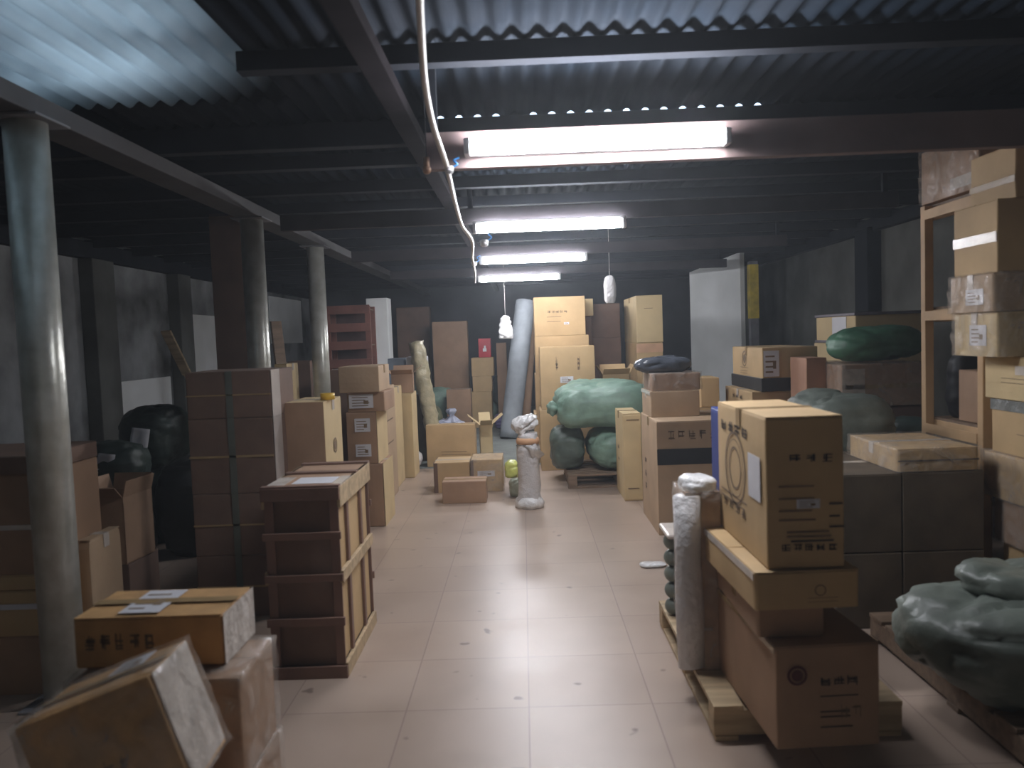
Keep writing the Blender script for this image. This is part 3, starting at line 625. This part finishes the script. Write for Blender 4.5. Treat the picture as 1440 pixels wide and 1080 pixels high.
# ------------------------------------------------------------------ right edge stack
pallet('wooden pallet under the tall stack at right edge', 2.5, 3.2, 3.46, 4.22, .14, woodd, 'Y', nsl=5)
ez = [.141, .43, .66, .90, 1.185, 1.41]
elab = ['lowest carton of the right edge stack, near the grey sack', 'second lowest carton of right edge stack, wrapped in creased film', 'middle film wrapped carton of the right edge stack', 'fourth carton up in right edge stack, grey film above', 'pale carton fifth up in right edge stack']
for i in range(5):
    dx = [.03, 0, -.02, .0, -.015][i]
    carton(elab[i], 2.49+dx, 3.15+dx, 3.46, [4.15, 4.18, 4.24, 4.2, 4.24][i], ez[i], ez[i+1]-.002, m=['tan', 'kraft', 'tan', 'tan', 'pale'][i], group='cartons of the right edge stack',
           parts=[[('tape',)], [('film',)], [('film',), ('glyphs', 'left', .5, .3, .06, .1, 3, .03)], [('strip', 'left', 0, .8, 1, 1, mat('grey_film_band', (.22, .23, .22), .2, .2, 12, .5), 'grey_film_band'), ('lines', 'left', .3, .8, [.4])], [('strip', 'left', .35, .6, .8, .8, tape_w), ('lines', 'left', .2, .6, [.5, .4])]][i])
ulab = ['carton with white label, lower of two labelled ones on right edge', 'carton with white label, upper of two labelled ones on right edge', 'tall plain tan carton above the two labelled ones', 'topmost carton of right edge stack, close to the roof']
upx = [(1336, 1396, 440, 487), (1326, 1391, 388, 440), (1332, 1394, 288, 386), (1358, 1402, 210, 286)]
uz = [1.412, P(1360, 440, 4.1).z, P(1360, 387, 4.1).z, P(1360, 287, 4.1).z, P(1380, 212, 4.1).z]
for i in range(4):
    xx = 2.36+[0, -.02, 0, .09][i]
    carton(ulab[i], xx, xx+.6, 3.93, 4.32, uz[i], uz[i+1]-.002, m=['pale', 'pink', 'tan', 'tan'][i], group='cartons of the right edge stack',
           parts=[[('label', 'left', .40, .25, .78, .72), ('tape', tape_w), ('film',)], [('label', 'left', .40, .2, .80, .62), ('tape', tape_w), ('film',)], [('strip', 'left', 0, .42, 1, .56, tape_m)], [('strip', 'left', 0, .3, 1, .42, tape_m)]][i])
# ------------------------------------------------------------------ timber rack on the right
o = empty('timber_rack', (2.95, 4.78, 0)); tag(o, 'raw timber rack with tall post behind the right edge stack', 'rack')
RX0, RX1, RY0, RY1 = -.36, .5, -.33, .30
for sx in (RX0, RX1):
    for sy in (RY0, RY1):
        bm = bmesh.new(); abox(bm, sx, sx+.055, sy, sy+.055, 0, 2.34, .004); build('post', bm, woodo, o)
for z in (.93, 1.64, 2.29):
    for sx in (RX0+.057, RX1-.032):
        bm = bmesh.new(); abox(bm, sx-.0, sx+.03, RY0+.02, RY1+.05, z-.04, z+.04, .003); build('rail', bm, woodo, o)
    bm = bmesh.new(); abox(bm, RX0+.06, RX1, RY0+.01, RY1+.05, z+.04, z+.055); build('shelf_board', bm, woodd, o)
bm = bmesh.new(); abox(bm, RX0-.005, RX0+.0, RY0+.055, RY1, 2.25, 2.31); build('rail', bm, woodo, o)
bm = bmesh.new(); abox(bm, RX0-.005, RX0+.0, RY0+.055, RY1, .89, .95); build('rail', bm, woodo, o)
bm = bmesh.new(); abox(bm, RX0-.005, RX0+.0, RY0+.055, RY1, 1.61, 1.67); build('rail', bm, woodo, o)
carton('brown carton on the lowest shelf of the timber rack', 2.68, 3.2, 4.48, 4.86, .988, 1.30, m='kraft', rz=0)
carton('dark brown film wrapped carton on top of the timber rack', 2.60, 3.2, 4.50, 5.14, 2.348, 2.68, m='kraft', parts=[('film',), ('strip', 'left', .55, .1, .95, .3, tape_w)])  # pale strip on the left face paints the shine of the film
sack('black shape filling the dark void on the lowest shelf behind the brown carton', 2.86, 4.99, .988, .18, .09, .24, black, 0, 23, 'plastic_bag', 'bag', 'plastic bags', wr=.02)  # black form put where only a dark void lies

# ================================================================== LEFT SIDE, near
def crate(label, x0, x1, y0, y1, h):
    w, d = x1-x0, y1-y0; o = empty('framed_crate', ((x0+x1)/2, (y0+y1)/2, 0), 0); tag(o, label, 'crate')
    bm = box_body(w-.05, d-.05, h-.08, 301, .004, False); b = build('carton_body', bm, BOXM['dark'], o); b.location = (0, 0, .045)
    rm = mat('unlit_brown_batten', (.20, .115, .085), .6, .15, 3, .1, 20)  # dark brown carries the unlit look of the frame
    t = .022
    for sx in (-1, 1):
        for sy in (-1, 1):
            bm = bmesh.new(); abox(bm, sx*(w/2-.022)-.022, sx*(w/2-.022)+.022, sy*(d/2-.006)-.006, sy*(d/2-.006)+.006, .02, h-.02, .002); build('corner_batten', bm, rm, o)
    for z, hh in ((.03, .06), (h*.30, .04), (h*.53, .035), (h*.75, .035), (h-.03, .06)):
        for sy in (-1, 1):
            bm = bmesh.new(); abox(bm, -w/2-.01, w/2+.01, sy*(d/2+.008)-.008, sy*(d/2+.008)+.008, z-hh/2, z+hh/2, .002); build('cross_batten', bm, rm, o)
    for z, hh in ((.035, .07), (h*.53, .06), (h-.05, .10)):
        for sx in (-1, 1):
            bm = bmesh.new(); abox(bm, sx*(w/2+.002)-.010, sx*(w/2+.002)+.010, -d/2, d/2, z-hh/2, z+hh/2, .002); build('side_batten', bm, wood, o)  # paler wood paints the light on the side battens
    for sx in (-1, 1):
        for yy in (-.32, .12):
            bm = bmesh.new(); abox(bm, sx*(w/2-.006)-.007, sx*(w/2-.006)+.007, yy*d-.02+.06, yy*d+.02+.06, .07, h-.1, .002); build('side_post', bm, rm, o)
    bm = bmesh.new(); abox(bm, -w/2-.01, w/2+.01, -d/2-.01, d/2+.01, h-.018, h, .003); tp = build('top_panel', bm, kraft, o)
    for ya, yb in ((-d/2-.012, -d/2+.03), (.02, .07), (d/2-.04, d/2+.012)):
        bm = bmesh.new(); abox(bm, -w/2-.01, w/2+.01, ya, yb, h, h+.010, .001); build('top_batten', bm, rm, o)
    bm = bmesh.new(); abox(bm, -w*.2, w*.36, -d*.36, -d*.12, h+.0005, h+.002); l_ = build('paper_label', bm, paper, o); l_['label'] = 'white paper label'
    bm = bmesh.new(); abox(bm, -w/2-.005, -w*.28, -d*.45, -d*.1, h+.001, h+.003); abox(bm, w*.38, w/2+.005, -d*.45, -d*.1, h+.001, h+.003); build('packing_tape', bm, tape_w, o)
    # right side painted paler where the lamps light it
    bm = bmesh.new(); abox(bm, w/2-.024, w/2-.014, -d/2+.03, d/2-.03, .07, h-.1); build('lit_side_panel', bm, tan, o)
    return o
crate('tall carton crate framed with dark wooden battens, left of aisle', -1.26, -.905, 3.66, 4.38, .925)
stk = [(0, .37, 'bottom carton of dark taped stack left of crate'), (.371, .74, 'second carton up in the dark taped stack'), (.741, 1.186, 'third carton up in the dark taped stack'), (1.187, 1.464, 'top carton of dark taped stack beside the round columns')]
for i, (a0, a1, lab) in enumerate(stk):
    carton(lab, -1.985, -1.485, 4.55, 5.0, a0, a1, m='dark', group='dark cartons in the tall taped stack', parts=[('strip', 'front', .47, 0, .55, 1, tape_d, 'grey_tape'), ('strip', 'front', 0, .48, 1, .51, tape_m, 'strap'), ('strip', 'right', 0, 0, .35, 1, mat('lit_side_grey', (.42, .38, .35), .3), 'lit_side_strip')])  # grey strip on the right face paints its lit side
F('tall tan carton with round logo on its lit side, behind the crate', (403, 458, 566, 700), 4.8, .46, z0=.62, z1=1.247, m='pale', parts=[('tape', tape_w), ('ring', 'right', .5, .52, [(.05, .012), (.03, .03)], inkb), ('lines', 'right', .15, .8, [.2], inkb), ('strip', 'front', 0, 0, 1, 1, kraft, 'painted_shaded_front')])  # brown over the whole front paints its shade
F('lower carton hidden behind the crate, under the logo carton', (406, 458, 700, 800), 4.8, .46, z0=0, z1=.619, m='kraft')
c = P(468, 551, 4.95); bm = bmesh.new(); ring_ = []
for (r, zz) in ((.030, 0), (.045, 0), (.045, .04), (.030, .04)):
    ring_.append([bm.verts.new((math.cos(q*math.pi/14)*r, math.sin(q*math.pi/14)*r, zz)) for q in range(28)])
for i in range(4):
    for q in range(28): bm.faces.new((ring_[i][q], ring_[i][(q+1) % 28], ring_[(i+1) % 4][(q+1) % 28], ring_[(i+1) % 4][q]))
bmesh.ops.recalc_face_normals(bm, faces=bm.faces); o = build('tape_roll', bm, yellow, None, True); o.location = (-1.255, 4.95, 1.249); tag(o, 'yellow tape roll lying on the tan logo carton', 'tape roll')
carton('low pale carton on the floor behind the framed crate', -1.88, -1.36, 5.38, 6.5, 0, .61, m='pale')
z = F('bottom brown carton of aisle side stack, on the floor', (505, 540, 655, 748), 6.7, .5, z0=0, z1=.555, m='kraft', parts=[('tape', tape_w), ('strip', 'right', 0, 0, 1, 1, pale, 'painted_lit_side')])  # pale colour over the right face paints its lit side
z = F('brown carton with two square paper labels in the aisle stack', (488, 530, 581, 655), 6.7, .5, z0=.556, z1=1.005, m='kraft', parts=[('label', 'front', .28, .14, .80, .38), ('label', 'front', .28, .62, .80, .88), ('strip', 'right', 0, 0, 1, 1, pale, 'painted_lit_side')])  # right face painted pale as the lit side
z = F('thin carton with wide paper label in the aisle stack', (488, 541, 553, 581), 6.7, .5, z0=1.006, z1=1.175, m='kraft', parts=[('label', 'front', .06, .2, .7, .9)])
z = F('topmost tan carton of the aisle side stack', (476, 533, 516, 553), 6.68, .52, z0=1.176, z1=1.40, m='pink', parts=[('tape',)])
z = F('tall pale carton behind the aisle side stack', (510, 538, 548, 670), 7.5, .8, z0=0, z1=1.15, m='pink', parts=[('tape', tape_w), ('lines', 'right', .2, .8, [.7, .5])])
z = F('second tall tan carton with taped top, farther back', (526, 556, 545, 660), 8.45, .55, z0=0, z1=1.10, m='pale', parts=[('tape', tape_w)])
open_carton('open brown carton above the tall tan cartons', P(548, 530, 9.1).x, P(578, 530, 9.1).x, 9.1, 9.45, 1.0, 1.22, 'kraft', .1, 40)
carton('pale carton under the open brown carton', P(545, 580, 9.1).x, P(580, 580, 9.1).x, 9.08, 9.5, 0, .999, m='pale')
# white bubble wrapped bundle
bm = bmesh.new()
for i, (dx, z, r) in enumerate(((-.06, .08, .10), (.03, .12, .11), (-.02, .25, .11), (-.05, .37, .10), (0, .48, .10), (-.06, .6, .09), (-.05, .70, .08), (-.07, .78, .07))):
    bmesh.ops.create_uvsphere(bm, u_segments=20, v_segments=14, radius=r, matrix=Matrix.Translation((dx, (i % 2)*.03, z)))
for v in bm.verts: v.co += noise.noise_vector(v.co*20)*.02; v.co.z = max(v.co.z, 0)
o = build('bubble_wrapped_bundle', bm, bubble, None, True); o.location = (P(577, 620, 9.7).x, 9.72, 0); tag(o, 'lumpy white bubble wrapped bundle standing by the left cartons', 'bundle')
# pale blue boxes
z0 = 0
for i, (pt, lab) in enumerate(((557, 'lowest dark box under the pale blue far left boxes'), (532, 'middle pale blue box of the far left stack'), (504, 'topmost pale blue box of the far left stack'))):
    z1 = P(585, pt-2, 10.3).z; carton(lab, P(571, 530, 10.3).x, P(598, 530, 10.3).x, 10.35, 10.7, z0 if i else 0, z1, m=[olive, teal, paper][i], group='pale blue boxes in the far left stack', name='foam_box', cat='box'); z0 = z1+.002
carton('blue grey box beside the pale blue stack, far left', P(546, 530, 10.4).x, P(569, 530, 10.4).x, 10.4, 10.8, 0, P(560, 504, 10.4).z, m=mat('blue_grey_card', (.25, .30, .36), .6), name='foam_box', cat='box')
rod('wrapped_roll', 'khaki film wrapped roll leaning beside the pale blue boxes', 'roll', (P(613, 560, 10.1).x, 10.14, .02), (P(584, 482, 10.1).x, 10.17, P(580, 480, 10.1).z), .10, khaki, None, 20, .03, 26)
# far left: shelf, wood
def far_shelf():
    o = empty('red_wooden_shelf', ((P(458, 470, 12).x+P(522, 470, 12).x)/2, 12.2, 0)); tag(o, 'red brown slatted wooden shelf against the far left', 'shelf')
    w = P(522, 470, 12).x-P(458, 470, 12).x; zt = P(490, 431, 12).z
    for sx in (-1, 1):
        for sy in (-1, 1):
            bm = bmesh.new(); abox(bm, sx*(w/2-.04)-.04, sx*(w/2-.04)+.04, sy*.2-.03, sy*.2+.03, 0, zt, .004); build('post', bm, woodr, o)
    bm = bmesh.new(); abox(bm, -w/2+.05, w/2-.05, .18, .2, 0, zt-.02); build('back_panel', bm, mat('dark_red_board', (.09, .05, .045), .8), o)
    for i in range(8):
        z = .2+(zt-.25)*i/7
        bm = bmesh.new(); abox(bm, -w/2, w/2, -.25, -.23, z-.065, z+.065, .004); build('slat', bm, woodr, o)
        if i % 2: bm = bmesh.new(); abox(bm, -w/2+.02, w/2-.02, -.2, .22, z-.01, z+.01); build('shelf_board', bm, woodd, o)
far_shelf()
def plank(label, p, q, wdt, th, m, name='plank'):
    p, q = Vector(p), Vector(q); d = q-p; L_ = d.length; bm = bmesh.new(); abox(bm, -wdt/2, wdt/2, -th/2, th/2, 0, L_, .003)
    o = build(name, bm, m); o.location = p; o.rotation_euler = d.to_track_quat('Z', 'Y').to_euler(); tag(o, label, 'plank', 'planks leaning on the left side'); return o
plank('pale plank leaning on the left wall near the square pillar', (-4.40, 11.35, .02), (-4.62, 10.1, 1.85), .14, .03, wood)
plank('brown plank leaning behind the middle round column', (P(405, 510, 9.6).x, 9.6, .02), (P(384, 455, 9.6).x, 9.7, P(384, 452, 9.7).z), .16, .03, woodd)
plank('pinkish plank leaning on left wall behind nearest column', (-3.35, 4.75, .02), (-4.0, 4.7, 1.8), .10, .03, woodp)
F('brown carton lying behind farthest column', (405, 437, 508, 560), 9.2, .4, z0=0, m='dark')
F('wide brown carton standing behind the round columns', (462, 508, 520, 560), 8.6, .5, z0=0, m='dark', parts=[('tape', tape_w)])
F('yellowish taped carton behind the middle column', (386, 404, 512, 545), 7.9, .4, z0=0, m='pale', parts=[('tape', tape_w)])
# dark sacks by the left wall
sack('upper dark green sack in the pile by left wall', -3.14, 6.52, .64, .26, .30, .26, greend, 0, 41, wr=.04, group='dark sacks piled by the left wall')
sack('black sack with white paper note in left wall pile', -3.15, 5.88, .50, .25, .25, .24, greend, .2, 42, wr=.04, group='dark sacks piled by the left wall')
sack('black sack next to the dark taped stack', -2.66, 6.1, .0, .22, .30, .40, mat('near_black_woven', (.02, .022, .022), .5, .2, 8, .35, 14), 0, 43, wr=.04, group='dark sacks piled by the left wall')
sack('lowest dark sack of the pile by left wall', -3.15, 5.88, .0, .26, .26, .26, greend, .1, 44, wr=.03, group='dark sacks piled by the left wall')
sack('rear dark sack carrying the upper dark green sack', -3.19, 6.52, .0, .25, .24, .33, greend, .1, 46, wr=.03, group='dark sacks piled by the left wall')
for (px, py, D, s, lab) in ((148, 652, 5.64, .06, 'larger white paper note stuck on the dark sacks'), (196, 617, 6.21, .07, 'white rag hanging over the upper dark sack'), (158, 690, 5.65, .028, 'smallest white paper scrap low on the dark sacks')):
    c = P(px, py, D); bm = bmesh.new(); bmesh.ops.create_grid(bm, x_segments=6, y_segments=6, size=s)
    for v in bm.verts: v.co.z = noise.noise(v.co*20)*.015; v.co.y *= 1.2
    r = bmesh.ops.solidify(bm, geom=list(bm.faces), thickness=.002)
    o = build('paper_note', bm, paper, None, True); o.location = c; o.rotation_euler = (1.45, .15, .1); tag(o, lab, 'paper', 'white papers on the dark sacks')
open_carton('open greenish brown carton seen between nearest column and dark stack', P(120, 750, 4.55).x, P(181, 750, 4.55).x, 4.55, 4.85, .34, .74, 'kraft', -.1, 75, None, .10)
carton('plain carton under the open greenish brown carton', P(120, 800, 4.55).x-.02, P(184, 800, 4.55).x, 4.53, 4.9, 0, .339, m='dark')
F('narrow pale carton just right of the nearest column', (112, 129, 757, 862), 3.85, .3, z0=0, z1=P(120, 760, 3.85).z, m='pink', parts=[('tape', tape_w)])
c = P(168, 828, 4.1); sack('flat grey plastic bag on the floor by nearest column', -1.98, 4.05, .0, .20, .16, .10, navy, 0, 48, 'plastic_bag', 'bag', 'plastic bags', wr=.03)
# left edge stack beside the column
for i, (a0, a1, mm_, lab) in enumerate(((0, .28, 'kraft', 'bottom brown carton of stack at left edge'), (.281, .50, 'tan', 'tan carton with white strap in left edge stack'), (.501, .575, 'tan', 'thin tan carton in the left edge stack'), (.576, 1.05, 'kraft', 'large brown carton near the top of left edge stack'))):
    carton(lab, -2.95, -2.285, 3.57, 4.1, a0, a1, m=mm_, group='cartons in the left edge stack', parts=[('strip', 'front', 0, .6, 1, .72, paper, 'strap')] if i == 1 else [('strip', 'front', 0, .45, 1, .5, tape_w)] if i == 3 else [])
carton('shallow dark brown tray on top of the left edge stack', -2.97, -2.28, 3.55, 4.12, 1.052, 1.135, m='dark', flaps=False)
# near left corner cartons
carton('carton on the floor under the leaning wrapped carton, left corner', -1.30, -.70, 1.68, 2.1, 0, .43, m='kraft')
carton('lower carton of the film wrapped pair, bottom left', -1.38, -.86, 2.2, 2.53, 0, .32, m='kraft', parts=[('film',)])
carton('upper carton of the film wrapped pair, bottom left', -1.37, -.865, 2.22, 2.52, .322, .635, m='kraft', parts=[('film',)])
o = F('brown carton with white shipping label on top, near left corner', (105, 314, 878, 952), 2.3, .26, z0=.645, z1=.80, m='orange', rz=.0, parts=[('strip', 'top', .0, .42, 1, .58, tape_m), ('strip', 'right', 0, 0, 1, 1, mat('milky_film', (.5, .46, .42), .22, .15, 12, .7, 20), 'plastic_film'), ('glyphs', 'front', .08, .35, .07, .35, 5, .03, inkb), ('label', 'top', .28, .08, .56, .9)])
cc = carton('leaning film wrapped carton in the bottom left corner', 0, .33, 0, .26, 0, .30, m='orange', rot=(-.05, -.33, .10), parts=[('strip', 'top', .0, .44, 1, .56, tape_m), ('label', 'top', .5, .55, .78, .95), ('glyphs', 'front', .15, .3, .08, .2, 5, .03, inkb), ('film',), ('strip', 'right', .05, .05, .95, 1, MATS['milky_film'], 'milky_film')])
cc.location = P(19, 1027, 1.78)-(Euler(cc.rotation_euler).to_matrix() @ Vector((-.165, -.13, .30)))

# ================================================================== CENTRE
F('small brown carton on the floor at the end of aisle', (622, 684, 681, 710), 7.55, .28, z0=0, z1=.215, m='kraft', parts=[('tape',)])
F('strapped carton behind small carton, left of the pair', (611, 661, 653, 694), 8.12, .42, z0=0, z1=.315, m='tan', parts=[('strip', 'left', 0, 0, 1, 1, dark, 'dark_left_side'), ('tape', tape_w), ('strip', 'front', 0, 0, .1, 1, dark, 'dark_edge_tape')])  # left side coloured darker than the front
F('strapped carton with white tape marks, right of the pair', (663, 707, 653, 694), 8.10, .45, z0=0, z1=.335, m='tan', parts=[('film',), ('label', 'front', .2, .48, .75, .66), ('strip', 'front', 0, 0, .08, 1, dark, 'dark_edge_tape')])
F('large flat faced carton behind strapped pair', (600, 669, 600, 655), 9.8, .2, z0=0, z1=.53, m='tan', parts=[('tape',), ('lines', 'front', .3, .9, [.35, .28], inkb)], rz=-.03)
open_carton('open carton with tan flaps right of large flat faced carton', P(672, 630, 10.0).x, P(690, 630, 10.0).x, 10.36, 10.66, 0, .45, 'pale', .1, 40, None, .2)
# white wrapped post
o = empty('wrapped_post', (.012, 7.3, 0)); tag(o, 'upright post wrapped in white bubble film standing in the aisle', 'post')
bm = bmesh.new(); tube_bm(bm, [(0, 0, 0), (0, 0, .04), (0, 0, .12), (0, 0, .3), (0, 0, .5), (0, 0, .56), (0, 0, .62), (0, 0, .70)], [.10, .12, .105, .10, .11, .115, .095, .09], 28)
bmesh.ops.subdivide_edges(bm, edges=list(bm.edges), cuts=1)
for v in bm.verts: v.co += noise.noise_vector(v.co*10)*.018; v.co.z = max(0, v.co.z)
build('wrapped_shaft', bm, greywrap, o, True)
bm = sack_bm(.135, .115, .10, 91, .75, .05, 48, 30)
for v in bm.verts: v.co = v.co+noise.noise_vector(v.co*18)*.022+Vector((-.01, 0, .79+.03*math.sin(v.co.x*14)))
t_ = build('bubble_wrap_top', bm, bubble, o, True); t_['label'] = 'bulging white bubble wrap head'
bm = bmesh.new(); tube_bm(bm, [(0, 0, .60), (0, 0, .63), (0, 0, .66)], [.104, .112, .10], 24); t_ = build('orange_band', bm, mat('orange_card', (.62, .36, .2), .6), o, True); t_['label'] = 'pale orange band'
bm = bmesh.new(); tube_bm(bm, [(-.02, -.02, .51), (.02, 0, .54), (.0, 0, .57)], [.118, .14, .115], 24)
for v in bm.verts: v.co += noise.noise_vector(v.co*20)*.015
build('bubble_wrap_collar', bm, bubble, o, True)
bm = bmesh.new(); tube_bm(bm, [(0, 0, 0), (0, 0, .05), (0, 0, .1)], [.135, .14, .11], 28)
for v in bm.verts: v.co += noise.noise_vector(v.co*22)*.02; v.co.z = max(0, v.co.z)
build('bubble_wrap_foot', bm, bubble, o, True)
sack('lime yellow plastic bag between cartons and wrapped post', -.165, 7.98, .17, .07, .09, .09, lime, 0, 51, 'plastic_bag', 'bag', 'plastic bags', wr=.03)
sack('pale green bag on floor behind the wrapped post', -.13, 7.85, 0, .07, .10, .10, mat('pale_green_plastic', (.38, .42, .33), .4, .1, 10, .4), 0, 52, 'plastic_bag', 'bag', 'plastic bags', wr=.03)
# far middle
F('tall brown board carton standing against the back wall', (610, 659, 455, 575), 14.5, .3, z0=0, z1=P(634, 452, 14.5).z, m='kraft', name='tall_carton')
F('taller darker board carton left of the brown one, back wall', (560, 606, 430, 580), 15.2, .3, z0=0, z1=P(580, 432, 15.2).z, m='dark', name='tall_carton')
z = F('lowest carton of far small stack under the red box', (664, 692, 560, 590), 14, .5, z0=0, z1=.65, m='tan')
z = F('flap topped carton in the far small stack', (665, 692, 530, 560), 14, .5, z0=.651, z1=P(678, 529, 14).z, m='tan', parts=[('tape', tape_w)])
z = F('tan carton directly under the small red box', (663, 694, 503, 527), 14, .5, z0=z+.001, z1=P(678, 503, 14).z, m='tan')
o = carton('small red box with white mark on the far stack', P(673, 490, 14.1).x, P(690, 490, 14.1).x, 14.1, 14.35, z+.002, P(681, 476, 14.1).z, m=red, name='red_box', cat='box', group='far boxes')
bm = bmesh.new(); fr = face_frame('front', .22, .25, .3, .007); quad(bm, fr, .35, .35, .65, .55); quad(bm, fr, .45, .55, .6, .7); m_ = build('white_mark', bm, whitep, o)
F('narrow tan carton standing by the grey leaning roll', (699, 713, 482, 560), 14.2, .3, z0=0, z1=P(706, 482, 14.2).z, m='kraft', name='tall_carton')
rod('cloth_roll', 'long grey cloth roll leaning beside the tallest carton stack', 'roll', (P(716, 600, 12.4).x, 12.4, .0), (P(739, 430, 12.9).x, 12.9, P(739, 424, 12.9).z), .16, greyroll, None, 28, .006, 20)
rod('cardboard_tube', 'brown cardboard tube leaning behind the grey cloth roll', 'tube', (P(737, 600, 12.9).x, 12.9, .0), (P(748, 440, 13.3).x, 13.3, P(748, 432, 13.3).z), .09, kraft, None, 24, 0, 10)
c = P(711, 458, 11.9); o = sack('white plastic bag hanging from roof beside the grey roll', c.x, 11.9, c.z-.2, .10, .08, .20, bubble, 0, 61, 'hanging_bag', 'bag', None, wr=.04)
bm = bmesh.new(); tube_bm(bm, [(0, 0, .15), (0, 0, 2.80-o.location.z)], .0022, 6); build('string', bm, cablem, o)
sack('pale green sack heaped at far end before the back wall', P(676, 575, 15.2).x, 15.1, 0, .33, .3, .22, mat('far_green_woven', (.20, .30, .24), .5, .2, 8, .35, 14), 0, 62)
sack('dark green sack high in the far heap by grey roll', P(708, 540, 16.0).x, 16.1, 0, .26, .25, .48, mat('mid_green_woven', (.085, .115, .095), .5), 0, 63)
sack('green sack under the tall brown board carton', P(622, 575, 13.6).x, 13.7, 0, .30, .28, .42, MATS['far_green_woven'], 0, 64)
sack('brown green sack left in the far heap', P(600, 590, 12.6).x, 12.8, 0, .24, .25, .30, mat('brown_green_woven', (.16, .17, .10), .5, .2, 8, .3, 14), 0, 65)
sack('white plastic bag with knotted top in the middle heap', P(636, 600, 11.8).x, 11.8, 0, .26, .22, .22, mat('blue_white_plastic', (.45, .47, .58), .35, .1, 8, .4), 0, 66, 'plastic_bag', 'bag', 'plastic bags', neck=(0, -.1, 1), wr=.04)
F('flattened carton leaning low on the far heap', (628, 662, 545, 575), 13.0, .3, z0=0, z1=P(640, 548, 13.0).z, m='kraft', parts=[('tape', tape_w)])
sack('small violet bag next to the pale green far sack', P(703, 578, 13.9).x, 13.8, 0, .12, .12, .14, mat('violet_plastic', (.12, .10, .25), .4), 0, 67, 'plastic_bag', 'bag', 'plastic bags')

# thin haze volume added to imitate lens veil and lamp glow
bm = bmesh.new(); abox(bm, XL-.6, XR+.6, YB-.6, YF+.6, -.4, 3.6)
hz = bpy.data.materials.new('veil_haze'); hz.use_nodes = True; N = hz.node_tree.nodes; N.remove(N['Principled BSDF'])
v = N.new('ShaderNodeVolumeScatter'); v.inputs['Color'].default_value = (0.85, 0.92, 1.0, 1); v.inputs['Density'].default_value = 0.0075; v.inputs['Anisotropy'].default_value = 0.3
hz.node_tree.links.new(v.outputs[0], [n for n in N if n.type == 'OUTPUT_MATERIAL'][0].inputs['Volume'])
o = build('veil_haze', bm, hz); o['kind'] = 'stuff'; o['label'] = 'faint added haze imitating lens veil over the whole hall'; o['category'] = 'haze'
